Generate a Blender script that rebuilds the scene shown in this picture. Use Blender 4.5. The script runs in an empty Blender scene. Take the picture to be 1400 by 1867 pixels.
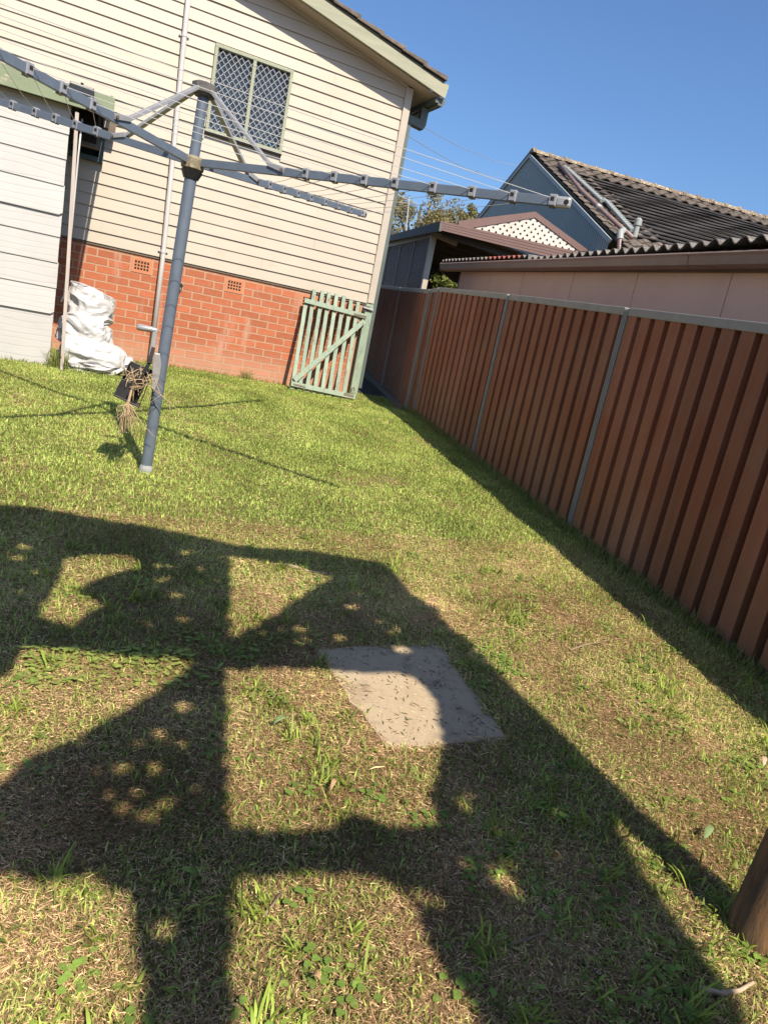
import bpy, math, random
import numpy as np
from mathutils import Vector, Matrix

random.seed(7)
RNG = np.random.default_rng(11)
SC = bpy.context.scene
COL = SC.collection

# ------------------------------------------------------------------ camera
CAM_F = 1294.0 / 1400.0                      # focal length / image width
CAM_C = np.array([-1.5051, -9.0861, 0.7984])
CAM_R = np.array([0.8999, -0.3907, 0.1939])
CAM_U = np.array([-0.0766, 0.2960, 0.9521])
CAM_D = np.array([0.4294, 0.8716, -0.2365])
cam = bpy.data.cameras.new('camera')
cam.sensor_fit = 'HORIZONTAL'
cam.sensor_width = 36.0
cam.lens = 36.0 * CAM_F
cam.clip_start = 0.05
cam.clip_end = 2000.0
cam_o = bpy.data.objects.new('camera', cam)
COL.objects.link(cam_o)
m = Matrix.Identity(4)
for i in range(3):
    m[i][0] = CAM_R[i]; m[i][1] = CAM_U[i]; m[i][2] = -CAM_D[i]; m[i][3] = CAM_C[i]
cam_o.matrix_world = m
SC.camera = cam_o

# ------------------------------------------------------------------ light
SUN_EL = math.radians(47.5)
SUN_AZ = math.radians(-5.5)                  # direction the light travels, from +Y towards +X
SUN_STRENGTH = 5.0
SKY_STRENGTH = 0.102
EXPOSURE = 0.70
TRAVEL = np.array([math.sin(SUN_AZ) * math.cos(SUN_EL), math.cos(SUN_AZ) * math.cos(SUN_EL), -math.sin(SUN_EL)])

world = bpy.data.worlds.new('World')
SC.world = world
world.use_nodes = True
wn = world.node_tree
wn.nodes.clear()
sky = wn.nodes.new('ShaderNodeTexSky')
sky.sky_type = 'NISHITA'
sky.sun_disc = False
sky.sun_elevation = SUN_EL
sky.sun_rotation = math.atan2(-TRAVEL[0], -TRAVEL[1])
sky.altitude = 0
sky.air_density = 1.12
sky.dust_density = 1.5
sky.ozone_density = 10.0
bg = wn.nodes.new('ShaderNodeBackground')
bg.inputs['Strength'].default_value = SKY_STRENGTH
wo = wn.nodes.new('ShaderNodeOutputWorld')
wn.links.new(sky.outputs[0], bg.inputs[0])
wn.links.new(bg.outputs[0], wo.inputs[0])

sl = bpy.data.lights.new('sun', 'SUN')
sl.energy = SUN_STRENGTH
sl.angle = math.radians(0.53)
sl.color = (1.0, 0.90, 0.74)
sun = bpy.data.objects.new('sun', sl)
COL.objects.link(sun)
sun.rotation_euler = Vector(TRAVEL).to_track_quat('-Z', 'Y').to_euler()
sun.location = (3, -12, 14)

SC.view_settings.view_transform = 'Standard'
SC.view_settings.look = 'None'
SC.view_settings.exposure = EXPOSURE
SC.view_settings.gamma = 1.0
SC.view_settings.use_curve_mapping = False
SC.render.engine = 'CYCLES'

# ------------------------------------------------------------------ surveying helpers
SL = math.tan(math.radians(2.9))             # the yard rises towards the house
def dip(y):
    t = min(1.0, max(0.0, (y + 1.4) / 1.0)) if not hasattr(y, 'shape') else np.clip((y + 1.4) / 1.0, 0, 1)
    return -0.065 * t * t * (3 - 2 * t)
def gz(y):
    return SL * max(-14.0, min(14.0, y)) + dip(y)
def gza(y):
    return SL * np.clip(y, -14, 14) + dip(y)
def ray(p):
    return CAM_D + CAM_R * ((p[0] - 700.0) / 1294.0) - CAM_U * ((p[1] - 933.5) / 1294.0)
def on_plane(p, P0, n):
    d = ray(p); n = np.asarray(n, float)
    return CAM_C + d * (((np.asarray(P0, float) - CAM_C) @ n) / (d @ n))
def on_y(p, y=0.0):
    return on_plane(p, (0, y, 0), (0, 1, 0))
def on_ground(p):
    return on_plane(p, (0, 0, 0), (0, -SL, 1))
FA = math.radians(9.7)                       # heading of the boundary fence
E1 = np.array([math.sin(FA), math.cos(FA), 0.0])
E2 = np.array([math.cos(FA), -math.sin(FA), 0.0])
E3 = np.array([0.0, 0.0, 1.0])
FO = np.array([1.8764, -5.2439, 0.0])
def fw(s, d, z):                             # fence frame -> world
    return FO + E1 * s + E2 * d + E3 * z
def on_f(p, d):                              # point at offset d behind the fence line
    return on_plane(p, FO + E2 * d, E2)
def to_f(X):
    X = np.asarray(X, float)
    return float((X - FO) @ E1), float((X - FO) @ E2), float(X[2])

# ------------------------------------------------------------------ materials
def nd(t, ty, **kw):
    n = t.nodes.new(ty)
    for k, v in kw.items():
        setattr(n, k, v)
    return n
def base_mat(name):
    mt = bpy.data.materials.new(name)
    mt.use_nodes = True
    t = mt.node_tree
    return mt, t, t.nodes['Principled BSDF']
def coords(t, scale=(1, 1, 1), kind='Object'):
    tc = nd(t, 'ShaderNodeTexCoord')
    mp = nd(t, 'ShaderNodeMapping')
    mp.inputs['Scale'].default_value = scale
    t.links.new(tc.outputs[kind], mp.inputs['Vector'])
    return mp.outputs['Vector']
def noise(t, vec, scale, detail=5.0, rough=0.6, dist=0.0):
    n = nd(t, 'ShaderNodeTexNoise')
    n.inputs['Scale'].default_value = scale
    n.inputs['Detail'].default_value = detail
    n.inputs['Roughness'].default_value = rough
    n.inputs['Distortion'].default_value = dist
    t.links.new(vec, n.inputs['Vector'])
    return n.outputs['Fac']
def ramp(t, fac, stops):
    r = nd(t, 'ShaderNodeValToRGB')
    el = r.color_ramp.elements
    el[0].position = stops[0][0]; el[0].color = (*stops[0][1], 1)
    el[1].position = stops[-1][0]; el[1].color = (*stops[-1][1], 1)
    for p, c in stops[1:-1]:
        e = el.new(p); e.color = (*c, 1)
    t.links.new(fac, r.inputs['Fac'])
    return r.outputs['Color']
def mix(t, fac, a, b, mode='MIX'):
    n = nd(t, 'ShaderNodeMix', data_type='RGBA', blend_type=mode)
    for sock, v in ((n.inputs[0], fac), (n.inputs[6], a), (n.inputs[7], b)):
        if hasattr(v, 'links') or hasattr(v, 'is_linked'):
            t.links.new(v, sock)
        elif isinstance(v, (int, float)):
            sock.default_value = v
        else:
            sock.default_value = (*v, 1)
    return n.outputs[2]
def gray(v):
    return (v, v, v)
def bump(t, bsdf, height, strength=0.3, distance=0.01):
    b = nd(t, 'ShaderNodeBump')
    b.inputs['Strength'].default_value = strength
    b.inputs['Distance'].default_value = distance
    t.links.new(height, b.inputs['Height'])
    t.links.new(b.outputs['Normal'], bsdf.inputs['Normal'])
def obj_random(t):
    return nd(t, 'ShaderNodeObjectInfo').outputs['Random']

M = {}
def surf(name, col, col2=None, scale=6.0, rough=0.6, stretch=(1, 1, 1), bmp=0.0, bscale=None, metal=0.0,
         spots=None, spot_scale=30.0, spot_range=(0.6, 0.72), rnd=0.0, spec=0.5, bdist=0.004, detail=6.0):
    """general painted / weathered surface: two-tone noise, optional wear spots, optional per-object shade"""
    mt, t, b = base_mat(name)
    v = coords(t, stretch)
    col2 = col2 or tuple(c * 0.8 for c in col)
    f = noise(t, v, scale, detail, 0.65)
    c = ramp(t, f, [(0.3, col2), (0.68, col)])
    if spots:
        sf = noise(t, v, spot_scale, 8.0, 0.7)
        k = ramp(t, sf, [(spot_range[0], gray(0)), (spot_range[1], gray(1))])
        c = mix(t, k, c, spots)
    if rnd:
        r = nd(t, 'ShaderNodeMapRange')
        r.inputs['To Min'].default_value = 1.0 - rnd
        r.inputs['To Max'].default_value = 1.0 + rnd
        t.links.new(obj_random(t), r.inputs['Value'])
        hs = nd(t, 'ShaderNodeHueSaturation')
        t.links.new(r.outputs[0], hs.inputs['Value'])
        t.links.new(c, hs.inputs['Color'])
        c = hs.outputs['Color']
    t.links.new(c, b.inputs['Base Color'])
    b.inputs['Roughness'].default_value = rough
    b.inputs['Metallic'].default_value = metal
    b.inputs['Specular IOR Level'].default_value = spec
    if bmp:
        bump(t, b, noise(t, v, bscale or scale * 4, 6.0, 0.7), bmp, bdist)
    M[name] = mt
    return mt

surf('cream_paint', (0.435, 0.378, 0.305), (0.397, 0.338, 0.266), scale=1.3, rough=0.5, stretch=(1, 1, 2.0), bmp=0.05, bscale=20,
     spots=(0.33, 0.26, 0.17), spot_scale=3.2, spot_range=(0.60, 0.90), rnd=0.025)
surf('cream_trim', (0.44, 0.385, 0.32), (0.4, 0.345, 0.285), scale=3, rough=0.5, bmp=0.04, bscale=30)
surf('soffit', (0.44, 0.385, 0.31), (0.36, 0.3, 0.23), scale=2.5, rough=0.7)
surf('shed_paint', (0.72, 0.69, 0.65), (0.66, 0.63, 0.58), scale=2.0, rough=0.55, stretch=(0.35, 1, 3.0), bmp=0.0)
surf('green_paint', (0.2, 0.235, 0.145), (0.165, 0.2, 0.12), scale=5, rough=0.7, stretch=(1, 1, 2), bmp=0.2, bscale=40,
     spots=(0.36, 0.33, 0.22), spot_scale=7.0, spot_range=(0.60, 0.64))
surf('barge_paint', (0.34, 0.33, 0.245), (0.26, 0.265, 0.19), scale=3, rough=0.8, stretch=(0.6, 1, 6), bmp=0.35, bscale=26,
     spots=(0.16, 0.14, 0.10), spot_scale=11.0, spot_range=(0.63, 0.70))
surf('gate_paint', (0.28, 0.345, 0.255), (0.205, 0.27, 0.205), scale=9, rough=0.75, stretch=(2.5, 2.5, 0.5), bmp=0.35, bscale=30, rnd=0.10,
     spots=(0.17, 0.14, 0.11), spot_scale=13.0, spot_range=(0.55, 0.66))
surf('bare_timber', (0.17, 0.135, 0.1), (0.1, 0.08, 0.06), scale=8, rough=0.85, stretch=(0.3, 2, 3), bmp=0.4, bscale=30)
surf('pale_timber', (0.45, 0.39, 0.345), (0.36, 0.3, 0.26), scale=8, rough=0.8, stretch=(3, 3, 0.4), bmp=0.2)
surf('terracotta', (0.50, 0.20, 0.10), (0.43, 0.16, 0.08), scale=12, rough=0.9, bmp=0.3, bscale=60)
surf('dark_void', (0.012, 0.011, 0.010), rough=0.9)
surf('white_pvc', (0.52, 0.5, 0.49), (0.47, 0.45, 0.44), scale=6, rough=0.45)
surf('hoist_blue', (0.118, 0.145, 0.185), (0.095, 0.118, 0.152), scale=14, rough=0.42, bmp=0.05, bscale=80,
     spots=(0.34, 0.36, 0.37), spot_scale=45, spot_range=(0.70, 0.76))
surf('galvanised', (0.4, 0.39, 0.385), (0.32, 0.31, 0.31), scale=20, rough=0.38, metal=0.35, bmp=0.05)
surf('holder_grey', (0.26, 0.27, 0.29), (0.2, 0.21, 0.23), scale=30, rough=0.5)
surf('cap_grey', (0.13, 0.125, 0.115), (0.07, 0.065, 0.06), scale=30, rough=0.8, bmp=0.3, bscale=120)
surf('hub_rust', (0.26, 0.22, 0.14), (0.14, 0.12, 0.085), scale=30, rough=0.85, bmp=0.4, bscale=90,
     spots=(0.42, 0.37, 0.24), spot_scale=60, spot_range=(0.58, 0.66))
surf('line_white', (0.5, 0.5, 0.49), (0.42, 0.42, 0.41), rough=0.4)
surf('black_plastic', (0.020, 0.020, 0.022), (0.03, 0.03, 0.032), scale=10, rough=0.42)
surf('dry_stem', (0.44, 0.33, 0.20), (0.30, 0.21, 0.12), scale=25, rough=0.9)
surf('concrete', (0.44, 0.35, 0.235), (0.345, 0.265, 0.17), scale=5, rough=0.95, bmp=0.35, bscale=120,
     spots=(0.19, 0.12, 0.075), spot_scale=5.0, spot_range=(0.52, 0.72), detail=9)
surf('shaded_concrete', (0.03, 0.025, 0.02), (0.018, 0.015, 0.012), scale=4, rough=0.95, bmp=0.3, bscale=80)  # shade of the side passage put into the path colour
surf('fence_silver', (0.27, 0.265, 0.245), (0.21, 0.205, 0.19), scale=12, rough=0.55, metal=0.0, stretch=(1, 1, 0.4))
surf('garage_board', (0.7, 0.5, 0.375), (0.62, 0.43, 0.315), scale=1.6, rough=0.85, bmp=0.1, bscale=30,
     spots=(0.22, 0.14, 0.11), spot_scale=2.4, spot_range=(0.62, 0.85))
surf('garage_trim', (0.1, 0.065, 0.052), (0.075, 0.05, 0.04), scale=6, rough=0.6)
surf('gutter_brown', (0.24, 0.165, 0.13), (0.18, 0.12, 0.095), scale=3, rough=0.45, spots=(0.035, 0.028, 0.024), spot_scale=2.0,
     spot_range=(0.63, 0.80))
surf('fibro_roof', (0.20, 0.18, 0.16), (0.09, 0.08, 0.072), scale=14, rough=0.95, bmp=0.4, bscale=70, spots=(0.36, 0.32, 0.26),
     spot_scale=25, spot_range=(0.58, 0.68))
surf('red_roof', (0.25, 0.075, 0.055), (0.19, 0.06, 0.045), scale=10, rough=0.7)
surf('carport_brown', (0.165, 0.098, 0.085), (0.145, 0.085, 0.072), scale=5, rough=0.42)
surf('carport_dark', (0.05, 0.045, 0.04), (0.035, 0.032, 0.03), scale=5, rough=0.6)  # darker copy of the carport brown, painted for faces in shade
surf('screen_grey', (0.2, 0.2, 0.205), (0.16, 0.16, 0.165), rough=0.6)
surf('lattice_cream', (0.6, 0.54, 0.49), (0.5, 0.43, 0.38), scale=6, rough=0.7)
surf('blue_cladding', (0.265, 0.29, 0.265), (0.235, 0.26, 0.235), scale=2, rough=0.45)
surf('blue_trim', (0.32, 0.35, 0.345), (0.27, 0.3, 0.295), scale=4, rough=0.45)
surf('roof_tile', (0.17, 0.135, 0.11), (0.075, 0.06, 0.05), scale=9, rough=0.95, bmp=0.4, bscale=40, rnd=0.25,
     spots=(0.30, 0.25, 0.18), spot_scale=22, spot_range=(0.60, 0.70))
surf('ridge_tile', (0.26, 0.205, 0.145), (0.12, 0.095, 0.07), scale=9, rough=0.95, bmp=0.5, bscale=40, rnd=0.25,
     spots=(0.55, 0.47, 0.33), spot_scale=18, spot_range=(0.54, 0.64))
surf('mat_black', (0.055, 0.049, 0.047), (0.036, 0.032, 0.031), scale=4, rough=0.7, spec=0.25)
surf('pipe_brown', (0.235, 0.16, 0.14), (0.19, 0.125, 0.11), scale=6, rough=0.5)
surf('pipe_grey', (0.30, 0.32, 0.31), (0.24, 0.26, 0.25), scale=6, rough=0.6)
surf('gutter_green', (0.10, 0.125, 0.115), (0.08, 0.10, 0.092), scale=5, rough=0.5)
surf('teal_frame', (0.055, 0.085, 0.085), rough=0.6)
surf('curtain', (0.6, 0.57, 0.56), (0.46, 0.43, 0.43), scale=7, rough=0.95, stretch=(3, 1, 0.6))
surf('wire_grey', (0.34, 0.35, 0.36), (0.28, 0.29, 0.3), rough=0.5)
surf('log', (0.15, 0.092, 0.05), (0.072, 0.047, 0.028), scale=7, rough=0.95, stretch=(3, 3, 0.5), bmp=0.6, bscale=30, bdist=0.006,
     spots=(0.26, 0.125, 0.045), spot_scale=5, spot_range=(0.52, 0.68))
surf('pergola_timber', (0.24, 0.17, 0.10), (0.16, 0.11, 0.07), scale=8, rough=0.9)
surf('shadow_caster', (0.05, 0.06, 0.05), rough=0.95)
surf('twig_brown', (0.30, 0.22, 0.14), (0.18, 0.12, 0.08), scale=30, rough=0.9)
surf('dead_leaf', (0.42, 0.27, 0.14), (0.30, 0.18, 0.09), scale=20, rough=0.8)
surf('lamp_black', (0.012, 0.012, 0.013), (0.02, 0.02, 0.02), scale=8, rough=0.4)
surf('bark', (0.16, 0.12, 0.09), (0.09, 0.07, 0.05), scale=10, rough=0.95)

def make_brick():
    mt, t, b = base_mat('brick')
    v = coords(t)
    f = noise(t, v, 22, 6, 0.7)
    c = ramp(t, f, [(0.3, (0.35, 0.103, 0.046)), (0.7, (0.43, 0.135, 0.062))])
    hs = nd(t, 'ShaderNodeHueSaturation')
    r = nd(t, 'ShaderNodeMapRange')
    r.inputs['To Min'].default_value = 0.82; r.inputs['To Max'].default_value = 1.06
    t.links.new(obj_random(t), r.inputs['Value']); t.links.new(r.outputs[0], hs.inputs['Value']); t.links.new(c, hs.inputs['Color'])
    # salt bloom streaks on the wall and dust near the ground
    g = nd(t, 'ShaderNodeNewGeometry')
    mp = nd(t, 'ShaderNodeMapping'); mp.inputs['Scale'].default_value = (5.5, 1, 1.1)
    t.links.new(g.outputs['Position'], mp.inputs['Vector'])
    k = ramp(t, noise(t, mp.outputs[0], 1.0, 6, 0.6), [(0.55, gray(0)), (0.78, gray(0.55))])
    sx = nd(t, 'ShaderNodeSeparateXYZ'); t.links.new(g.outputs['Position'], sx.inputs[0])
    mr = nd(t, 'ShaderNodeMapRange')
    mr.inputs['From Min'].default_value = 0.33; mr.inputs['From Max'].default_value = 0.05
    mr.inputs['To Min'].default_value = 0.0; mr.inputs['To Max'].default_value = 0.55
    t.links.new(sx.outputs['Z'], mr.inputs['Value'])
    c2 = mix(t, k, hs.outputs['Color'], (0.50, 0.37, 0.30))
    c2 = mix(t, mr.outputs[0], c2, (0.46, 0.27, 0.18))
    t.links.new(c2, b.inputs['Base Color'])
    b.inputs['Roughness'].default_value = 0.9
    bump(t, b, noise(t, v, 90, 5, 0.7), 0.35, 0.004)
    M['brick'] = mt
make_brick()
surf('mortar', (0.41, 0.275, 0.185), (0.36, 0.235, 0.155), scale=30, rough=0.95, bmp=0.3, bscale=120)

def make_fence_steel():
    mt, t, b = base_mat('fence_steel')
    g = nd(t, 'ShaderNodeNewGeometry')
    mp = nd(t, 'ShaderNodeMapping'); mp.inputs['Scale'].default_value = (14, 14, 0.6)
    t.links.new(g.outputs['Position'], mp.inputs['Vector'])
    c = ramp(t, noise(t, mp.outputs[0], 1.0, 6, 0.65), [(0.3, (0.235, 0.082, 0.041)), (0.7, (0.325, 0.120, 0.062))])
    # mud splash low down, scratches
    sx = nd(t, 'ShaderNodeSeparateXYZ'); t.links.new(g.outputs['Position'], sx.inputs[0])
    ma = nd(t, 'ShaderNodeMath', operation='MULTIPLY_ADD')
    ma.inputs[1].default_value = -SL
    t.links.new(sx.outputs['Y'], ma.inputs[0]); t.links.new(sx.outputs['Z'], ma.inputs[2])
    nn = noise(t, g.outputs['Position'], 3.0, 6, 0.7)
    ad = nd(t, 'ShaderNodeMath', operation='MULTIPLY_ADD'); ad.inputs[1].default_value = 0.8
    t.links.new(nn, ad.inputs[0]); t.links.new(ma.outputs[0], ad.inputs[2])
    mr = nd(t, 'ShaderNodeMapRange')
    mr.inputs['From Min'].default_value = 1.1; mr.inputs['From Max'].default_value = 0.35
    mr.inputs['To Max'].default_value = 0.55
    t.links.new(ad.outputs[0], mr.inputs['Value'])
    c = mix(t, mr.outputs[0], c, (0.19, 0.125, 0.065))
    mp2 = nd(t, 'ShaderNodeMapping'); mp2.inputs['Scale'].default_value = (30, 30, 5)
    t.links.new(g.outputs['Position'], mp2.inputs['Vector'])
    k = ramp(t, noise(t, mp2.outputs[0], 1.2, 3, 0.5), [(0.74, gray(0)), (0.80, gray(0.5))])
    c = mix(t, k, c, (0.36, 0.24, 0.17))
    kd = ramp(t, noise(t, g.outputs['Position'], 1.4, 7, 0.65), [(0.42, gray(0)), (0.72, gray(0.42))])
    c = mix(t, kd, c, (0.34, 0.20, 0.135))
    hs = nd(t, 'ShaderNodeHueSaturation')
    r = nd(t, 'ShaderNodeMapRange'); r.inputs['To Min'].default_value = 0.86; r.inputs['To Max'].default_value = 1.12
    t.links.new(obj_random(t), r.inputs['Value']); t.links.new(r.outputs[0], hs.inputs['Value']); t.links.new(c, hs.inputs['Color'])
    c = hs.outputs['Color']
    t.links.new(c, b.inputs['Base Color'])
    b.inputs['Roughness'].default_value = 0.75
    b.inputs['Specular IOR Level'].default_value = 0.2
    bump(t, b, noise(t, g.outputs['Position'], 4, 4, 0.6), 0.25, 0.02)
    M['fence_steel'] = mt
make_fence_steel()

def make_grain():
    """embossed wood-grain hardboard of the shed"""
    mt, t, b = base_mat('shed_board')
    v = coords(t, (0.45, 1, 2.6))
    w = nd(t, 'ShaderNodeTexWave', wave_type='BANDS', bands_direction='Z')
    w.inputs['Scale'].default_value = 2.0; w.inputs['Distortion'].default_value = 11.0
    w.inputs['Detail'].default_value = 2.0; w.inputs['Detail Scale'].default_value = 0.7
    t.links.new(v, w.inputs['Vector'])
    h = ramp(t, w.outputs['Fac'], [(0.0, gray(0.0)), (0.12, gray(1.0)), (1.0, gray(1.0))])
    v2 = coords(t, (1, 1, 1))
    c = ramp(t, noise(t, v2, 3, 6), [(0.3, (0.415, 0.400, 0.385)), (0.7, (0.455, 0.440, 0.425))])
    c = mix(t, ramp(t, noise(t, v2, 26, 8, 0.7), [(0.70, gray(0)), (0.76, gray(0.8))]), c, (0.30, 0.23, 0.16))
    c = mix(t, ramp(t, w.outputs['Fac'], [(0.0, gray(0.30)), (0.07, gray(0.0))]), c, (0.27, 0.25, 0.23))
    t.links.new(c, b.inputs['Base Color'])
    b.inputs['Roughness'].default_value = 0.55
    bump(t, b, h, 0.3, 0.002)
    M['shed_board'] = mt
make_grain()

def make_soil():
    mt, t, b = base_mat('lawn_soil')
    g = nd(t, 'ShaderNodeNewGeometry')
    P = g.outputs['Position']
    c = ramp(t, noise(t, P, 40, 8, 0.75), [(0.25, (0.12, 0.074, 0.043)), (0.5, (0.26, 0.165, 0.095)), (0.75, (0.44, 0.30, 0.175))])
    gr = ramp(t, noise(t, P, 70, 5, 0.7), [(0.35, (0.055, 0.085, 0.018)), (0.7, (0.15, 0.19, 0.05))])
    k = ramp(t, noise(t, P, 1.1, 6, 0.6), [(0.42, gray(0.0)), (0.62, gray(0.75))])
    c = mix(t, k, c, gr)
    t.links.new(c, b.inputs['Base Color'])
    b.inputs['Roughness'].default_value = 1.0
    b.inputs['Specular IOR Level'].default_value = 0.1
    bump(t, b, noise(t, P, 60, 8, 0.75), 0.8, 0.02)
    M['lawn_soil'] = mt
make_soil()

def leafy(name, rough=0.55, trans=0.35, spec=0.3):
    """blade / leaf material: colour comes from the mesh attribute 'tint', part of the light passes through"""
    mt, t, b = base_mat(name)
    a = nd(t, 'ShaderNodeAttribute'); a.attribute_name = 'tint'
    t.links.new(a.outputs['Color'], b.inputs['Base Color'])
    b.inputs['Roughness'].default_value = rough
    b.inputs['Specular IOR Level'].default_value = spec
    tr = nd(t, 'ShaderNodeBsdfTranslucent')
    t.links.new(a.outputs['Color'], tr.inputs['Color'])
    mx = nd(t, 'ShaderNodeMixShader'); mx.inputs[0].default_value = trans
    t.links.new(b.outputs[0], mx.inputs[1]); t.links.new(tr.outputs[0], mx.inputs[2])
    t.links.new(mx.outputs[0], t.nodes['Material Output'].inputs['Surface'])
    M[name] = mt
leafy('grass_blade')
leafy('dry_blade', rough=0.7, trans=0.15, spec=0.2)
leafy('tree_leaf', rough=0.6, trans=0.25)

def make_bag():
    mt, t, b = base_mat('woven_bag')
    v = coords(t)
    c = ramp(t, noise(t, v, 6, 6), [(0.3, (0.44, 0.43, 0.43)), (0.7, (0.49, 0.48, 0.475))])
    t.links.new(c, b.inputs['Base Color'])
    b.inputs['Roughness'].default_value = 0.38
    h = noise(t, v, 14, 5, 0.6, 1.0)
    bump(t, b, h, 0.35, 0.02)
    M['woven_bag'] = mt
make_bag()

def make_glass():
    mt, t, b = base_mat('window_glass')
    b.inputs['Base Color'].default_value = (0.9, 0.95, 0.95, 1)
    b.inputs['Roughness'].default_value = 0.03
    tr = nd(t, 'ShaderNodeBsdfTransparent'); tr.inputs[0].default_value = (0.88, 0.90, 0.90, 1)
    gl = nd(t, 'ShaderNodeBsdfGlossy'); gl.inputs['Roughness'].default_value = 0.03
    fr = nd(t, 'ShaderNodeFresnel'); fr.inputs[0].default_value = 1.5
    mx = nd(t, 'ShaderNodeMixShader')
    t.links.new(fr.outputs[0], mx.inputs[0]); t.links.new(tr.outputs[0], mx.inputs[1]); t.links.new(gl.outputs[0], mx.inputs[2])
    t.links.new(mx.outputs[0], t.nodes['Material Output'].inputs['Surface'])
    M['window_glass'] = mt
make_glass()
def flat(name, col, rough=0.5):
    return surf(name, col, tuple(c * 0.85 for c in col), scale=12, rough=rough)

# ------------------------------------------------------------------ object helpers
class MB:
    def __init__(s):
        s.v = []; s.f = []
    def add(s, verts, faces):
        k = len(s.v)
        s.v += [tuple(map(float, p)) for p in verts]
        s.f += [tuple(i + k for i in f) for f in faces]
        return s
    def box(s, a, b):
        x0, y0, z0 = a; x1, y1, z1 = b
        return s.add([(x0, y0, z0), (x1, y0, z0), (x1, y1, z0), (x0, y1, z0), (x0, y0, z1), (x1, y0, z1), (x1, y1, z1), (x0, y1, z1)],
                     [(0, 3, 2, 1), (4, 5, 6, 7), (0, 1, 5, 4), (1, 2, 6, 5), (2, 3, 7, 6), (3, 0, 4, 7)])
    def obox(s, o, X, Y, Z):                         # oriented box: corner + three edge vectors
        o, X, Y, Z = (np.asarray(q, float) for q in (o, X, Y, Z))
        P = [o, o + X, o + X + Y, o + Y, o + Z, o + X + Z, o + X + Y + Z, o + Y + Z]
        F = [(0, 3, 2, 1), (4, 5, 6, 7), (0, 1, 5, 4), (1, 2, 6, 5), (2, 3, 7, 6), (3, 0, 4, 7)]
        if np.dot(np.cross(X, Y), Z) < 0:
            F = [tuple(reversed(f)) for f in F]
        return s.add(P, F)
    def beam(s, a, b, w, h, up=(0, 0, 1)):           # bar of section w x h from a to b
        a = np.asarray(a, float); b = np.asarray(b, float); d = b - a
        u = np.asarray(up, float)
        sd = np.cross(d, u); sd /= np.linalg.norm(sd)
        n = np.cross(sd, d); n /= np.linalg.norm(n)
        return s.obox(a - sd * w / 2 - n * h / 2, d, sd * w, n * h)
    def prism(s, poly, vec):                         # polygon extruded along vec
        n = len(poly); vec = np.asarray(vec, float)
        P = [np.asarray(p, float) for p in poly]; Q = [p + vec for p in P]
        F = [tuple(reversed(range(n))), tuple(range(n, 2 * n))]
        F += [(i, (i + 1) % n, n + (i + 1) % n, n + i) for i in range(n)]
        nn = np.zeros(3)
        for i in range(n):
            nn += np.cross(P[i], P[(i + 1) % n])
        if nn @ vec < 0:
            F = [tuple(reversed(f)) for f in F]
        return s.add(P + Q, F)
    def tube(s, path, r, n=8, caps=True):
        path = [np.asarray(p, float) for p in path]
        rs = r if hasattr(r, '__len__') else [r] * len(path)
        k0 = len(s.v); prev = None
        for i, p in enumerate(path):
            a = path[max(0, i - 1)]; b = path[min(len(path) - 1, i + 1)]
            d = b - a; d = d / (np.linalg.norm(d) + 1e-12)
            ref = prev if prev is not None else (np.array([0, 0, 1.0]) if abs(d[2]) < 0.9 else np.array([1.0, 0, 0]))
            u = ref - d * (ref @ d); u /= np.linalg.norm(u) + 1e-12
            w = np.cross(d, u); prev = u
            for j in range(n):
                t = 2 * math.pi * j / n
                s.v.append(tuple(p + rs[i] * (math.cos(t) * u + math.sin(t) * w)))
        for i in range(len(path) - 1):
            for j in range(n):
                a = k0 + i * n + j; b = k0 + i * n + (j + 1) % n
                s.f.append((a, b, b + n, a + n))
        if caps:
            s.f.append(tuple(reversed(range(k0, k0 + n))))
            e = k0 + (len(path) - 1) * n
            s.f.append(tuple(range(e, e + n)))
        return s
    def data(s, name, mat):
        me = bpy.data.meshes.new(name)
        me.from_pydata(s.v, [], s.f)
        me.materials.append(M[mat] if isinstance(mat, str) else mat)
        return me
    def build(s, name, mat, parent=None, smooth=False, bevel=0.0):
        me = s.data(name, mat)
        return place(name, me, parent, smooth=smooth, bevel=bevel)

def place(name, me, parent=None, loc=(0, 0, 0), smooth=False, bevel=0.0):
    o = bpy.data.objects.new(name, me)
    COL.objects.link(o)
    o.location = loc
    if parent is not None:
        o.parent = parent
        o.matrix_parent_inverse = world_of(parent).inverted()
    if smooth:
        for p in me.polygons:
            p.use_smooth = True
    if bevel:
        bv = o.modifiers.new('bevel', 'BEVEL'); bv.width = bevel; bv.segments = 2; bv.limit_method = 'ANGLE'
    return o
def world_of(o):
    mw = Matrix.Translation(o.location)
    if o.parent is not None:
        mw = world_of(o.parent) @ o.matrix_parent_inverse @ mw
    return mw
def thing(name, label, cat, loc=(0, 0, 0), group=None):
    o = bpy.data.objects.new(name, None)
    COL.objects.link(o)
    o.location = tuple(map(float, loc)); o.empty_display_size = 0.2
    return tag(o, label, cat, group)
def tag(o, label, cat, group=None):
    o['label'] = label; o['category'] = cat
    if group:
        o['group'] = group
    return o
def struct(o):
    o['kind'] = 'structure'
    return o
def stuff(o):
    o['kind'] = 'stuff'
    return o
def lathe(mb, base, prof, n=20, axis=(0, 0, 1)):
    mb.tube([np.asarray(base, float) + np.asarray(axis, float) * z for r, z in prof], [r for r, z in prof], n)
    return mb

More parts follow.
